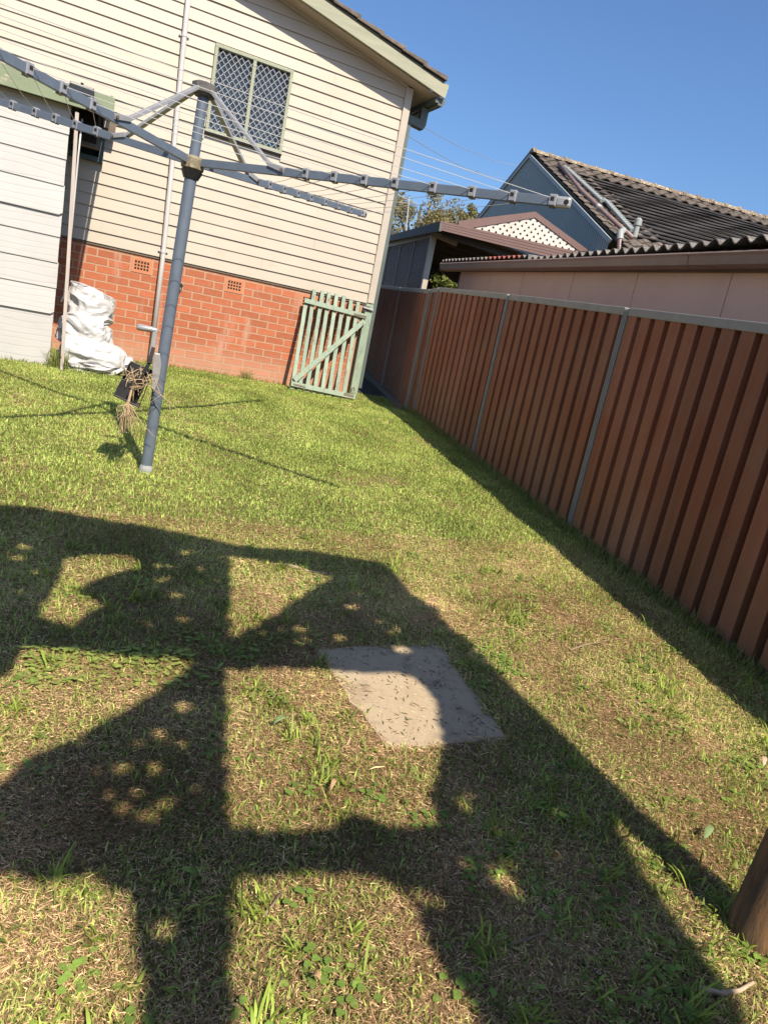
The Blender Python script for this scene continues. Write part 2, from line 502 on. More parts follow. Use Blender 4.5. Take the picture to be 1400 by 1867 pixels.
# ------------------------------------------------------------------ numeric noise for scattering
def vnoise(x, y, cell, seed):
    r = np.random.default_rng(seed).random((97, 97))
    u = x / cell + 1000; v = y / cell + 1000
    i = np.floor(u).astype(int); j = np.floor(v).astype(int)
    fu = u - i; fv = v - j
    fu = fu * fu * (3 - 2 * fu); fv = fv * fv * (3 - 2 * fv)
    a = r[i % 97, j % 97]; b = r[(i + 1) % 97, j % 97]; c = r[i % 97, (j + 1) % 97]; d = r[(i + 1) % 97, (j + 1) % 97]
    return (a * (1 - fu) + b * fu) * (1 - fv) + (c * (1 - fu) + d * fu) * fv
def fbm(x, y, cell, seed):
    return (vnoise(x, y, cell, seed) + 0.5 * vnoise(x, y, cell / 2.1, seed + 1) + 0.25 * vnoise(x, y, cell / 4.3, seed + 2)) / 1.75
def undul(x, y):
    return 0.012 * (fbm(x, y, 0.45, 91) - 0.5) * 2 + 0.02 * (fbm(x, y, 1.6, 95) - 0.5)

# =================================================================== GROUND
def ground_sheet():
    xs = np.concatenate([[-160, -60, -20, -8], np.arange(-4.5, 4.01, 0.06), [8, 20, 60, 160]])
    ys = np.concatenate([[-160, -60, -20, -14, -11], np.arange(-9.6, 1.0, 0.06), [3, 6, 14, 30, 70, 200]])
    X, Y = np.meshgrid(xs, ys)
    Z = gza(Y)
    near = (X > -4.6) & (X < 4.1) & (Y > -9.7) & (Y < -0.1)
    Z = Z + np.where(near, undul(X, Y), 0)
    n, k = Y.shape
    V = np.stack([X, Y, Z], -1).reshape(-1, 3)
    F = [(i * k + j, i * k + j + 1, (i + 1) * k + j + 1, (i + 1) * k + j) for i in range(n - 1) for j in range(k - 1)]
    me = bpy.data.meshes.new('lawn_ground')
    me.from_pydata(V.tolist(), [], F)
    me.materials.append(M['lawn_soil'])
    o = place('lawn_ground', me, smooth=True)
    return struct(o)
ground_sheet()

# side passage between the house and the far fence
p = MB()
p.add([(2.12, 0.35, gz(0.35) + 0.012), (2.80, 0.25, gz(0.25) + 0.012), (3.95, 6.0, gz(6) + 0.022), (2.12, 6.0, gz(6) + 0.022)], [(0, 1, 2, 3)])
struct(p.build('side_path', 'shaded_concrete'))

# =================================================================== OUR HOUSE
XC = 2.099                                    # inner edge of the corner board
RAKE = 0.222                                  # roof slope
def soffit_z(x):
    return 3.797 + RAKE * (2.11 - x)
house = thing('weatherboard_house', 'cream weatherboard house on an orange brick base with tiled gable roof', 'house', (0, 0.3, 0))
PITCH = 0.1242
Z0 = 1.168
WX0, WX1, WZ0, WZ1 = -0.213, 0.683, 2.612, 3.512      # window opening
KX0, KX1, KZ0, KZ1 = -1.60, -1.235, 1.99, 2.66          # small window under the lean-to
XL = -5.0
def board(x0, x1, k):
    z0 = Z0 + PITCH * k; z1 = z0 + PITCH
    mb = MB()
    def sec(x, ztop):
        f = (ztop - z0) / PITCH
        return [(x, -0.025, z0), (x, -0.025 + 0.0145 * f, ztop), (x, 0.0, ztop), (x, 0.0, z0)]
    lim = 2.11 - (z1 - 3.797) / RAKE                # x where the soffit crosses the top edge
    lim0 = 2.11 - (z0 - 3.797) / RAKE
    if lim0 <= x0:
        return None
    if lim >= x1 or z1 < 3.79:
        S = [sec(x0, z1), sec(x1, z1)]
    elif lim > x0:
        xe = min(x1, lim0)
        S = [sec(x0, z1), sec(lim, z1), sec(xe, max(z0 + 0.004, min(z1, soffit_z(xe))))]
    else:
        xe = min(x1, lim0)
        S = [sec(x0, min(z1, soffit_z(x0))), sec(xe, max(z0 + 0.004, min(z1, soffit_z(xe))))]
    V = [q for s_ in S for q in s_]
    F = [(3, 2, 1, 0)]
    for i in range(len(S) - 1):
        a = i * 4; b = a + 4
        for j in range(4):
            F.append((a + j, a + (j + 1) % 4, b + (j + 1) % 4, b + j))
    e = (len(S) - 1) * 4
    F.append((e, e + 1, e + 2, e + 3))
    mb.add(V, F)
    o = mb.build('weatherboard', 'cream_paint', house)
    return o
for k in range(0, 34):
    z0 = Z0 + PITCH * k; z1 = z0 + PITCH
    spans = [(XL, XC)]
    for (a, b, c, d) in ((WX0, WX1, WZ0, WZ1), (KX0, KX1, KZ0, KZ1)):
        if z1 > c + 0.02 and z0 < d - 0.02:
            new = []
            for (u, w) in spans:
                if a > u and b < w:
                    new += [(u, a), (b, w)]
                else:
                    new.append((u, w))
            spans = new
    jr = random.Random(900 + k)
    if k % 3 == 1 and z1 < 3.7:
        xj = jr.uniform(-0.3, 1.9)
        spans = [q for (u, w) in spans for q in ([(u, xj - 0.0008), (xj + 0.0008, w)] if u + 0.3 < xj < w - 0.3 else [(u, w)])]
    for (u, w) in spans:
        o = board(u, w, k)
        if o is not None:
            o.location.y += jr.uniform(-0.0015, 0.0015)
            o.location.z += jr.uniform(-0.0012, 0.0012)
# wall behind the boards, leaving the two openings
wb = MB()
def wall_piece(x0, x1, z0, z1):
    wb.box((x0, 0.002, z0), (x1, 0.10, z1))
wall_piece(XL, KX0, 1.15, 3.78); wall_piece(KX0, KX1, 1.15, KZ0); wall_piece(KX0, KX1, KZ1, 3.78)
wall_piece(KX1, WX0, 1.15, 3.78); wall_piece(WX0, WX1, 1.15, WZ0); wall_piece(WX0, WX1, WZ1, 3.78)
wall_piece(WX1, 2.17, 1.15, 3.78)
wb.prism([(XL, 0.002, 3.782), (2.17, 0.002, 3.782), (XL, 0.002, soffit_z(XL))], (0, 0.098, 0))
wb.box((2.09, 0.10, 1.15), (2.17, 9.0, 3.78))           # side wall along the passage
wb.build('wall_lining', 'cream_trim', house)
c = MB()
c.box((XC, -0.044, 1.175), (2.192, 0.02, soffit_z(2.19) - 0.004))
c.build('corner_board', 'cream_trim', house, bevel=0.004)
c = MB()                                                # flashing strip under the lowest board
c.box((XL, -0.012, 1.140), (2.185, 0.001, 1.166))
c.build('base_flashing', 'bare_timber', house)
c = MB()                                                # scotia against the soffit
c.prism([(XL, -0.034, soffit_z(XL) - 0.032), (2.12, -0.034, soffit_z(2.12) - 0.032), (2.12, -0.034, soffit_z(2.12)), (XL, -0.034, soffit_z(XL))], (0, 0.008, 0))
c.build('soffit_bead', 'cream_trim', house)

# eaves: soffit, barge board, roof edge
OV = 0.25
XE = 2.52
def rz(x, up=0.0):
    return soffit_z(x) + up
s_ = MB()
s_.prism([(XL, -OV + 0.01, rz(XL)), (XE - 0.03, -OV + 0.01, rz(XE - 0.03)), (XE - 0.03, 9, rz(XE - 0.03)), (XL, 9, rz(XL))], (0, 0, 0.012))
s_.build('soffit', 'soffit', house)
b_ = MB()
b_.prism([(XL, -OV, rz(XL, -0.028)), (XE, -OV, rz(XE, 0.012)), (XE + 0.022, -OV, rz(XE, 0.165)), (XL, -OV, rz(XL, 0.135))], (0, -0.034, 0))
b_.build('barge_board', 'barge_paint', house, bevel=0.003)
b_ = MB()
b_.prism([(XL, -OV - 0.045, rz(XL, 0.138)), (XE - 0.06, -OV - 0.045, rz(XE - 0.06, 0.16)), (XE - 0.06, -OV - 0.045, rz(XE - 0.06, 0.185)), (XL, -OV - 0.045, rz(XL, 0.163))], (0, 0.06, 0))
b_.build('tile_batten', 'dark_void', house)
# tiles along the verge, stepped course by course
nt = 0
for i in range(24):
    xa = XE - 0.03 - i * 0.30
    xb = xa - 0.345
    if xb < XL:
        break
    tl = MB()
    la = 0.19 + random.uniform(-0.004, 0.004)
    tl.prism([(xa, 0, rz(xa, la)), (xa, 0, rz(xa, la + 0.052)), (xb, 0, rz(xb, la + 0.018)), (xb, 0, rz(xb, la - 0.012))], (0, 0.42, 0))
    o = tl.build('roof_tile', 'roof_tile', house, bevel=0.006)
    o.location.y = -OV - 0.062 + random.uniform(-0.006, 0.006)
r_ = MB()
r_.prism([(XL, -OV + 0.34, rz(XL, 0.15)), (XE - 0.05, -OV + 0.34, rz(XE - 0.05, 0.165)), (XE - 0.05, 9, rz(XE - 0.05, 0.165)), (XL, 9, rz(XL, 0.15))], (0, 0, 0.06))
r_.build('roof_deck', 'roof_tile', house)
# eave fascia, gutter and swan-neck of the downpipe on the passage side
g_ = MB()
g_.box((XE - 0.10, -OV + 0.012, rz(XE) - 0.045), (XE - 0.055, 9, rz(XE) + 0.10))
g_.build('eave_fascia', 'gutter_green', house)
g_ = MB()
zt = rz(XE) + 0.02
g_.prism([(XE - 0.054, -OV + 0.02, zt), (XE - 0.054, -OV + 0.02, zt - 0.085), (XE + 0.01, -OV + 0.02, zt - 0.085), (XE + 0.035, -OV + 0.02, zt - 0.04), (XE + 0.035, -OV + 0.02, zt)], (0, 9, 0))
g_.build('gutter', 'gutter_green', house)
d_ = MB()
d_.prism([(2.39, 0.05, zt - 0.07), (2.49, 0.05, zt - 0.07), (2.485, 0.05, zt - 0.27), (2.455, 0.05, zt - 0.33), (2.19, 0.05, zt - 0.30), (2.19, 0.05, zt - 0.20), (2.39, 0.05, zt - 0.215)], (0, 0.10, 0))
d_.build('downpipe_elbow', 'gutter_green', house, bevel=0.008)
d_ = MB()
d_.box((2.195, 0.055, 0.05), (2.28, 0.145, zt - 0.31))
d_.build('downpipe', 'gutter_green', house)

# brick base
br = MB()
br.box((XL, 0.003, -0.3), (2.16, 0.12, 1.155))
brickwork = br.build('brick_base', 'mortar', house)
def brick_mesh(w):
    mb = MB()
    h = 0.0375; e = 0.002; y0 = 0.0008
    V = [(-w / 2, 0.02, -h), (w / 2, 0.02, -h), (w / 2, 0.02, h), (-w / 2, 0.02, h),
         (-w / 2 + e, y0, -h + e), (w / 2 - e, y0, -h + e), (w / 2 - e, y0, h - e), (-w / 2 + e, y0, h - e)]
    F = [(4, 5, 6, 7), (0, 1, 5, 4), (1, 2, 6, 5), (2, 3, 7, 6), (3, 0, 4, 7)]
    mb.add(V, F)
    return mb.data('brick', 'brick')
bm_full = brick_mesh(0.2285); bm_half = brick_mesh(0.1085)
vents = [(-0.84, -0.60), (0.24, 0.48), (1.20, 1.44)]
for row in range(-1, 14):
    zc = 1.07 - 0.086 * row
    off = 0.0 if row % 2 == 0 else -0.12
    u = -8
    while u < 9:
        xa = u * 0.24 + off; xb = xa + 0.24
        u += 1
        if xb < -1.75 or xa > 2.10:
            continue
        hit = None
        if row in (0, 1):
            for v in vents:
                ov = min(xb, v[1]) - max(xa, v[0])
                if ov > 0.02:
                    hit = (v, ov)
        if hit:
            if hit[1] < 0.2:                      # half brick beside the vent
                xc = (xa + 0.06) if xa < hit[0][0] - 0.01 else (xb - 0.06)
                place('brick', bm_half, brickwork, (xc, random.uniform(-.0008, .0008), zc))
            continue
        if xb > 2.13:
            place('brick', bm_half, brickwork, (xa + 0.06, 0, zc)); continue
        place('brick', bm_full, brickwork, ((xa + xb) / 2, random.uniform(-.0008, .0008), zc))
def air_vent(x0, x1):
    z0, z1 = 0.945, 1.108
    mb = MB(); xa, xb = x0 + 0.006, x1 - 0.006
    nx, nz = 5, 3
    mx, mz = 0.030, 0.028
    cw = (xb - xa - 2 * mx) / nx; ch = (z1 - z0 - 2 * mz) / nz; bar = 0.011
    mb.box((xa, -0.004, z0), (xb, 0.0028, z0 + mz)); mb.box((xa, -0.004, z1 - mz), (xb, 0.0028, z1))
    mb.box((xa, -0.004, z0 + mz), (xa + mx, 0.0028, z1 - mz)); mb.box((xb - mx, -0.004, z0 + mz), (xb, 0.0028, z1 - mz))
    for i in range(nx + 1):
        x = xa + mx + i * cw
        mb.box((x - bar / 2, -0.002, z0 + mz), (x + bar / 2, 0.0026, z1 - mz))
    for i in range(nz + 1):
        z = z0 + mz + i * ch
        mb.box((xa + mx, -0.001, z - bar / 2), (xb - mx, 0.0024, z + bar / 2))
    o = mb.build('air_vent', 'terracotta', brickwork)
    k = MB(); k.box((xa + mx, 0.0005, z0 + mz), (xb - mx, 0.0029, z1 - mz))
    k.build('vent_void', 'dark_void', house)
for v in vents:
    air_vent(*v)

# ---- window with diamond grille
win = MB()
FW = 0.036
def frame_ring(mb, x0, x1, z0, z1, w, y0, y1):
    mb.box((x0, y0, z0), (x1, y1, z0 + w)); mb.box((x0, y0, z1 - w), (x1, y1, z1))
    mb.box((x0, y0, z0 + w), (x0 + w, y1, z1 - w)); mb.box((x1 - w, y0, z0 + w), (x1, y1, z1 - w))
frame_ring(win, WX0, WX1, WZ0, WZ1, FW, -0.052, 0.03)
xm = (WX0 + WX1) / 2
win.box((xm - 0.019, -0.050, WZ0 + FW), (xm + 0.019, 0.03, WZ1 - FW))
surf('window_paint', (0.29, 0.305, 0.22), (0.25, 0.265, 0.19), scale=8, rough=0.6, bmp=0.1)
window = win.build('window', 'window_paint', house, bevel=0.003)
for (x0, x1) in ((WX0 + FW, xm - 0.019), (xm + 0.019, WX1 - FW)):
    gmb = MB()
    z0, z1 = WZ0 + FW, WZ1 - FW
    pw, ph = 0.0705, 0.0845                         # diamond size
    r = 0.0042
    y = -0.030
    W = x1 - x0; H = z1 - z0
    sl_ = ph / pw
    c0 = -H / sl_
    k = c0
    lines = []
    n = int((W + H / sl_) / pw) + 2
    for i in range(n):
        xs = x0 + c0 + i * pw
        # rising line z = z0 + (x - xs) * sl_, falling line mirrored
        for sgn in (1, -1):
            pts = []
            xa = max(x0, xs); xb_ = min(x1, xs + H / sl_)
            if xb_ - xa < 0.01:
                continue
            P = [(xa, z0 + (xa - xs) * sl_), (xb_, z0 + (xb_ - xs) * sl_)]
            if sgn < 0:
                P = [(x0 + x1 - a, b) for a, b in P]
            lines.append(P)
    for P in lines:
        gmb.beam((P[0][0], y, P[0][1]), (P[1][0], y, P[1][1]), 0.0056, 0.0060, up=(0, 1, 0))
    gmb.build('security_grille', 'wire_grey', window)
    pm = MB(); pm.box((x0, 0.006, z0), (x1, 0.010, z1)); pm.build('pane', 'window_glass', window)
for (x, z) in [(WX0 + .1, WZ1 - .016), (xm, WZ1 - .016), (WX1 - .1, WZ1 - .016), (WX0 + .016, WZ1 - .12), (WX1 - .016, WZ1 - .12), (xm, WZ1 - .09),
               (xm, (WZ0 + WZ1) / 2), (WX0 + .016, WZ0 + .1), (WX1 - .016, WZ0 + .1), (WX1 - .016, (WZ0 + WZ1) / 2 - .03), (WX0 + .14, WZ0 + .016), (xm, WZ0 + .05), (WX1 - .12, WZ0 + .016)]:
    sm = MB(); sm.tube([(x, -0.0515, z), (x, -0.057, z)], 0.006, 8); sm.build('screw', 'white_pvc', window)
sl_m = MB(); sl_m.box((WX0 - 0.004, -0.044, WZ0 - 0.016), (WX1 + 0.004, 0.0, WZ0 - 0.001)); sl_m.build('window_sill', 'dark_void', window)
cm = MB()                                            # curtain folds
nseg = 90
V = []; F = []
for i in range(nseg + 1):
    x = WX0 + (WX1 - WX0) * i / nseg
    yy = 0.16 + 0.012 * math.sin(i * 0.9) + 0.008 * math.sin(i * 2.3)
    V += [(x, yy, WZ0 - 0.05), (x, yy, WZ1 + 0.05)]
for i in range(nseg):
    F.append((2 * i, 2 * i + 2, 2 * i + 3, 2 * i + 1))
cm.add(V, F); cm.build('curtain', 'curtain', window, smooth=True)
rm = MB(); rm.box((WX0 - .05, 0.105, WZ0 - 0.03), (WX1 + .05, 0.21, WZ0 + 0.012)); rm.build('inner_sill', 'cream_trim', window)
# things standing on the sill inside
for nm, lab, cat, x, w, h, colr in [
        ('tissue_packet', 'white packet at left on the sill behind the barred window', 'packet', -0.10, 0.10, 0.13, (0.75, 0.70, 0.72)),
        ('pink_bottle', 'pink bottle on the sill behind the left window pane', 'bottle', 0.085, 0.06, 0.16, (0.75, 0.16, 0.28)),
        ('white_tub', 'white tub beside the pink bottle behind the window', 'tub', 0.01, 0.07, 0.15, (0.78, 0.78, 0.76)),
        ('blue_bottle', 'blue bottle on the sill behind the right window pane', 'bottle', 0.325, 0.055, 0.17, (0.25, 0.38, 0.75)),
        ('paper_bundle', 'cream paper bundle standing on the sill behind the right pane', 'paper', 0.44, 0.12, 0.24, (0.78, 0.74, 0.66)),
        ('teal_bottle', 'teal bottle at the right end of the window sill', 'bottle', 0.585, 0.055, 0.14, (0.08, 0.52, 0.50))]:
    mt = flat('paint_' + nm, colr)
    bmb = MB()
    if 'bottle' in nm:
        bmb.tube([(x, 0.125, WZ0 + 0.013 + h * t_) for t_ in (0, .02, .62, .74, .8, 1)], [w * .45, w * .5, w * .5, w * .3, w * .2, w * .2], 14)
    elif 'tub' in nm:
        bmb.tube([(x, 0.125, WZ0 + 0.013 + h * t_) for t_ in (0, .03, .85, .86, 1)], [w * .42, w * .45, w * .48, w * .53, w * .53], 16)
    elif 'paper' in nm:
        bmb.prism([(x - w / 2, .13, WZ0 + .013), (x + w / 2, .115, WZ0 + .013), (x + w * .35, .12, WZ0 + h * .8), (x + .01, .128, WZ0 + h), (x - w * .4, .135, WZ0 + h * .7)], (0, .018, 0))
    else:
        bmb.prism([(x - w / 2, .115, WZ0 + .013), (x + w / 2, .115, WZ0 + .013), (x + w * .46, .115, WZ0 + h), (x - w * .4, .115, WZ0 + h * .93)], (0, .03, 0))
    tag(bmb.build(nm, mt.name, None, smooth='bottle' in nm), lab, cat)

# ---- small hopper window under the lean-to
kw = MB(); frame_ring(kw, KX0, KX1, KZ0, KZ1, 0.045, -0.09, 0.03)
small = kw.build('small_window', 'teal_frame', house)
kk = MB(); kk.box((KX0 + .045, 0.02, KZ0 + .045), (KX1 - .045, 0.03, KZ1 - .045)); kk.build('dark_interior', 'dark_void', small)  # near-black sheet standing in for the unlit interior
ks = MB()                                            # hopper sash swung out at the bottom
hx0, hx1 = KX0 + 0.05, KX1 - 0.05
top = np.array([0, -0.03, KZ1 - 0.12]); bot = np.array([0, -0.30, KZ0 + 0.10])
dv = bot - top; nn = np.cross([1, 0, 0], dv); nn = nn / np.linalg.norm(nn) * 0.03
ks.obox(top + [hx0, 0, 0], [0.035, 0, 0], dv, nn); ks.obox(top + [hx1 - 0.035, 0, 0], [0.035, 0, 0], dv, nn)
ks.obox(top + [hx0 + .035, 0, 0] + dv * 0.92, [hx1 - hx0 - 0.07, 0, 0], dv * 0.08, nn); ks.obox(top + [hx0 + .035, 0, 0], [hx1 - hx0 - 0.07, 0, 0], dv * 0.08, nn)
sash = ks.build('sash', 'bare_timber', small)
kg = MB(); kg.obox(top + [hx0 + .035, 0, 0] + dv * .08 + nn * .4, [hx1 - hx0 - 0.07, 0, 0], dv * 0.84, nn * .2)
surf('brown_glass', (0.05, 0.035, 0.026), rough=0.2); kg.build('sash_pane', 'brown_glass', house)

# ---- waste vent pipe on the wall
pv = thing('vent_pipe', 'white plastic pipe running up the cream wall and brick base', 'pipe', (-0.515, -0.05, -0.05))
pm = MB(); pm.tube([(-0.515, -0.062, -0.08), (-0.508, -0.062, 1.2), (-0.528, -0.062, 2.4), (-0.552, -0.062, 3.6), (-0.555, -0.062, 4.32)], 0.0265, 16); pm.build('pipe', 'white_pvc', pv, smooth=True)
for z, x in ((1.235, -0.509), (3.47, -0.549)):
    pm = MB(); pm.tube([(x, -0.062, z - 0.018), (x, -0.062, z + 0.018)], 0.031, 16); pm.box((x - 0.055, -0.036, z - 0.010), (x + 0.055, -0.029, z + 0.010))
    pm.build('pipe_clip', 'white_pvc', pv)
    for sx in (-0.045, 0.045):
        pm = MB(); pm.tube([(x + sx, -0.036, z), (x + sx, -0.042, z)], 0.006, 8); pm.build('screw', 'wire_grey', pv)
sp = thing('drain_spout', 'short black pipe stub poking from the brick wall', 'pipe', (-0.262, -0.02, 0.90))
w_ = MB(); ring = []
w_.tube([(-0.262, 0.005, 0.905), (-0.262, -0.045, 0.90)], 0.021, 14); w_.build('stub', 'black_plastic', sp)
w_ = MB(); w_.tube([(-0.264, -0.030, 0.885), (-0.268, -0.034, 0.855), (-0.275, -0.022, 0.835)], 0.011, 10); w_.build('bent_outlet', 'pipe_brown', sp)

# ---- picket gate leaning on the wall
gate = thing('picket_gate', 'weathered green picket gate leaning on the brick base beside the passage', 'gate', (1.5, -0.24, -0.06))
GB = np.array([0, -0.36, -0.075]); GT = np.array([0, -0.055, 1.10])
gu = (GT - GB) / np.linalg.norm(GT - GB); gn = np.cross([1, 0, 0], gu)            # gn points away from the wall? make it face the yard
if gn[1] > 0:
    gn = -gn
def gp(px):                                          # pixel -> (x, t) in the gate plane
    X = on_plane(px, GB, gn)
    return X
def gq(cx, cy):
    return gp((500 + cx * 0.15714, 500 + cy * 0.15714))
pick_top = [(362, 335), (465, 175), (560, 190), (637, 205), (723, 222), (808, 248), (890, 290), (972, 322)]
pick_bot = [(202, 1330), (287, 1350), (370, 1365), (460, 1380), (545, 1400), (625, 1420), (705, 1440), (790, 1462)]
for a, b in zip(pick_top, pick_bot):
    T = gq(*a); B = gq(*b)
    mb = MB(); d = T - B
    w = 0.050
    mb.obox(B - np.array([w / 2, 0, 0]), [w, 0, 0], d, gn * 0.018)
    mb.build('picket', 'gate_paint', gate, bevel=0.002)
def rail(name, a, b, h, thick, mat='gate_paint', lift=0.0185):
    A_ = gq(*a); B_ = gq(*b); d = B_ - A_
    pn = np.cross(d, gn); pn = pn / np.linalg.norm(pn) * h
    mb = MB(); mb.obox(A_ - pn / 2 + gn * lift, d, pn, gn * thick)
    return mb.build(name, mat, gate, bevel=0.002)
rail('top_rail', (338, 308), (1052, 498), 0.058, 0.032)
rail('bottom_rail', (183, 1270), (925, 1428), 0.058, 0.032)
rail('brace', (222, 1232), (1030, 548), 0.062, 0.030, lift=0.0190)
rail('hinge_strap', (205, 1277), (345, 1312), 0.020, 0.006, 'bare_timber', lift=0.0512)
rail('rotten_patch', (905, 470), (1050, 502), 0.030, 0.003, 'bare_timber', lift=0.0508)
rail('rotten_patch', (790, 1392), (905, 1420), 0.034, 0.003, 'bare_timber', lift=0.0508)
gpost = thing('gate_post', 'pale green timber gate post under the house corner board', 'post', (2.03, -0.06, 0))
def wq(cx, cy, y):
    return on_y((500 + cx * 0.15714, 500 + cy * 0.15714), y)
a = wq(1085, 350, -0.1); b = wq(935, 1270, -0.1)
mb = MB(); mb.box((b[0] - 0.045, -0.10, -0.12), (b[0] + 0.060, -0.0415, 1.16)); mb.build('post', 'gate_paint', gpost, bevel=0.004)
zz = wq(1090, 405, -0.12)
mb = MB(); mb.tube([(zz[0] - 0.07, -0.118, zz[2] + .012), (zz[0] + 0.07, -0.118, zz[2])], 0.013, 10); mb.build('gate_bolt', 'wire_grey', gpost)
mb = MB(); mb.box((zz[0] - 0.06, -0.106, zz[2] - 0.03), (zz[0] + 0.02, -0.1005, zz[2] + 0.04)); mb.build('bolt_plate', 'bare_timber', gpost)
gb2 = gq(870, 1350)
mb = MB(); mb.tube([gb2 + gn * .052 + [0, 0, -.03], gb2 + gn * .06 + [.01, 0, .03], gb2 + gn * .055 + [.035, 0, .045], gb2 + gn * .055 + [.05, 0, .0]], 0.008, 8); mb.build('hinge', 'cap_grey', gpost)

# =================================================================== SHED WITH LEAN-TO ROOF
YS = -1.63
shed = thing('garden_shed', 'pale grey shed of wide wood grain boards beside the house wall', 'shed', (-2.6, -1.0, -0.06))
edges = [-0.106, 0.399, 0.632, 0.855, 1.080, 1.267, 1.513, 1.733, 1.937, 2.16]
SX1 = -1.578
for i in range(len(edges) - 1):
    z0, z1 = edges[i], edges[i + 1]
    mb = MB()
    t_ = 0.012
    big = 0.010 if i in (1, 5) else 0.0
    cut = 0.03 if i in (1, 5) else 0.0
    mb.prism([(-4.6, YS - 0.022 - big, z0), (SX1 + 0.004 * (i % 3) - cut, YS - 0.022 - big, z0), (SX1 + 0.004 * (i % 3), YS - 0.022 - big, z0 + 0.022), (SX1 + 0.004 * (i % 3), YS - 0.012, z1 + 0.004), (-4.6, YS - 0.012, z1 + 0.004)], (0, t_, 0))
    mb.build('wall_board', 'shed_board', shed)
mb = MB(); mb.box((-4.6, YS + 0.002, -0.2), (SX1 - 0.012, YS + 0.05, 2.16)); mb.build('front_frame', 'pale_timber', shed)
for i in range(8):                                   # boards of the passage side
    z0 = -0.02 + i * 0.27
    mb = MB(); mb.prism([(SX1 - 0.004, YS + 0.008, z0), (SX1 - 0.020, YS + 0.008, z0 + 0.275), (SX1 - 0.032, YS + 0.008, z0 + 0.275), (SX1 - 0.016, YS + 0.008, z0)], (0, 1.35, 0))
    mb.build('side_board', 'shed_board', shed)
mb = MB(); mb.box((-4.6, YS - 0.015, -0.2), (SX1 - 0.02, YS + 0.04, -0.108)); mb.build('sill_plate', 'bare_timber', shed)
# lean-to roof between shed and house
FY = -1.75
zb = 2.152
XR = -1.235
mb = MB(); mb.box((-4.8, FY - 0.02, zb), (XR, FY, zb + 0.155)); mb.build('front_fascia', 'green_paint', shed, bevel=0.003)
mb = MB(); mb.prism([(XR, FY + 0.001, zb + 0.03), (XR + 0.04, -0.03, zb + 0.36), (XR + 0.04, -0.03, zb + 0.53), (XR, FY + 0.001, zb + 0.15)], (-0.022, 0, 0)); mb.build('side_fascia', 'green_paint', shed)
mb = MB(); mb.prism([(-4.8, FY + 0.002, zb + 0.120), (XR - 0.03, FY + 0.002, zb + 0.120), (XR + 0.01, -0.03, zb + 0.50), (-4.8, -0.03, zb + 0.50)], (0, 0, 0.018)); mb.build('roof_sheet', 'fibro_roof', shed)
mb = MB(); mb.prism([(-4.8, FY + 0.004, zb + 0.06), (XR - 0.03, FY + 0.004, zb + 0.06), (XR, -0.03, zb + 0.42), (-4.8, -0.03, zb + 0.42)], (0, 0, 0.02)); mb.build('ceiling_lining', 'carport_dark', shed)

bat = thing('batten', 'thin pale timber batten standing against the shed corner', 'batten', (-1.49, -1.72, -0.1))
mb = MB(); mb.beam((-1.468, -1.80, -0.12), (-1.522, -1.72, 2.12), 0.030, 0.030, up=(0, 1, 0)); mb.build('pole', 'pale_timber', bat, bevel=0.002)
cb = MB(); cb.tube([(-1.478, -1.60, 2.10), (-1.484, -1.605, 1.8), (-1.487, -1.60, 1.2), (-1.497, -1.60, 0.72), (-1.503, -1.58, 0.58), (-1.525, -1.56, 0.52)], 0.008, 8)
tag(cb.build('hanging_cable', 'white_pvc', None, smooth=True), 'white cable hanging beside the shed corner', 'cable')

# solar flood light on the fascia
fl = thing('flood_light', 'black solar flood light mounted above the green shed fascia', 'lamp', (-1.5, -1.78, 2.3))
def fy(p, y=-1.80):
    return on_y(p, y)
c0 = fy((127, 146)); c1 = fy((172, 161)); c2 = fy((172, 190)); c3 = fy((126, 176))
mb = MB(); mb.prism([c0, c1, c2, c3], (0, 0.05, 0.012)); mb.build('housing', 'lamp_black', fl, bevel=0.008)
mid = (c0 + c1 + c2 + c3) / 4
surf('lamp_glass', (0.03, 0.03, 0.028), (0.016, 0.016, 0.015), scale=40, rough=0.25)
mb = MB(); mb.prism([mid + (q - mid) * 0.84 + np.array([0, -0.004, 0]) for q in (c0, c1, c2, c3)], (0, 0.003, 0)); mb.build('panel', 'lamp_glass', fl)
mb = MB(); mb.tube([c2 + [-.01, .02, 0.01], c2 + [.01, .02, -.035]], 0.012, 8); mb.build('bracket', 'lamp_black', fl)
mb = MB(); tm = (c0 + c1) / 2; mb.tube([tm + [0, .02, 0], tm + [0, .02, .018]], 0.012, 8); mb.build('knob', 'lamp_black', fl)
jb = on_y((200, 234), -0.06)
tb = thing('timber_bracket', 'weathered brown bracket with a pale box on the wall under the lean-to', 'bracket', jb)
mb = MB(); mb.box((jb[0] - 0.075, -0.16, jb[2] - 0.08), (jb[0] + 0.055, -0.030, jb[2] + 0.06)); mb.build('block', 'bare_timber', tb, bevel=0.006)
mb = MB(); mb.box((jb[0] - 0.065, -0.180, jb[2] - 0.02), (jb[0] - 0.015, -0.162, jb[2] + 0.045)); mb.build('pale_box', 'cream_trim', tb)

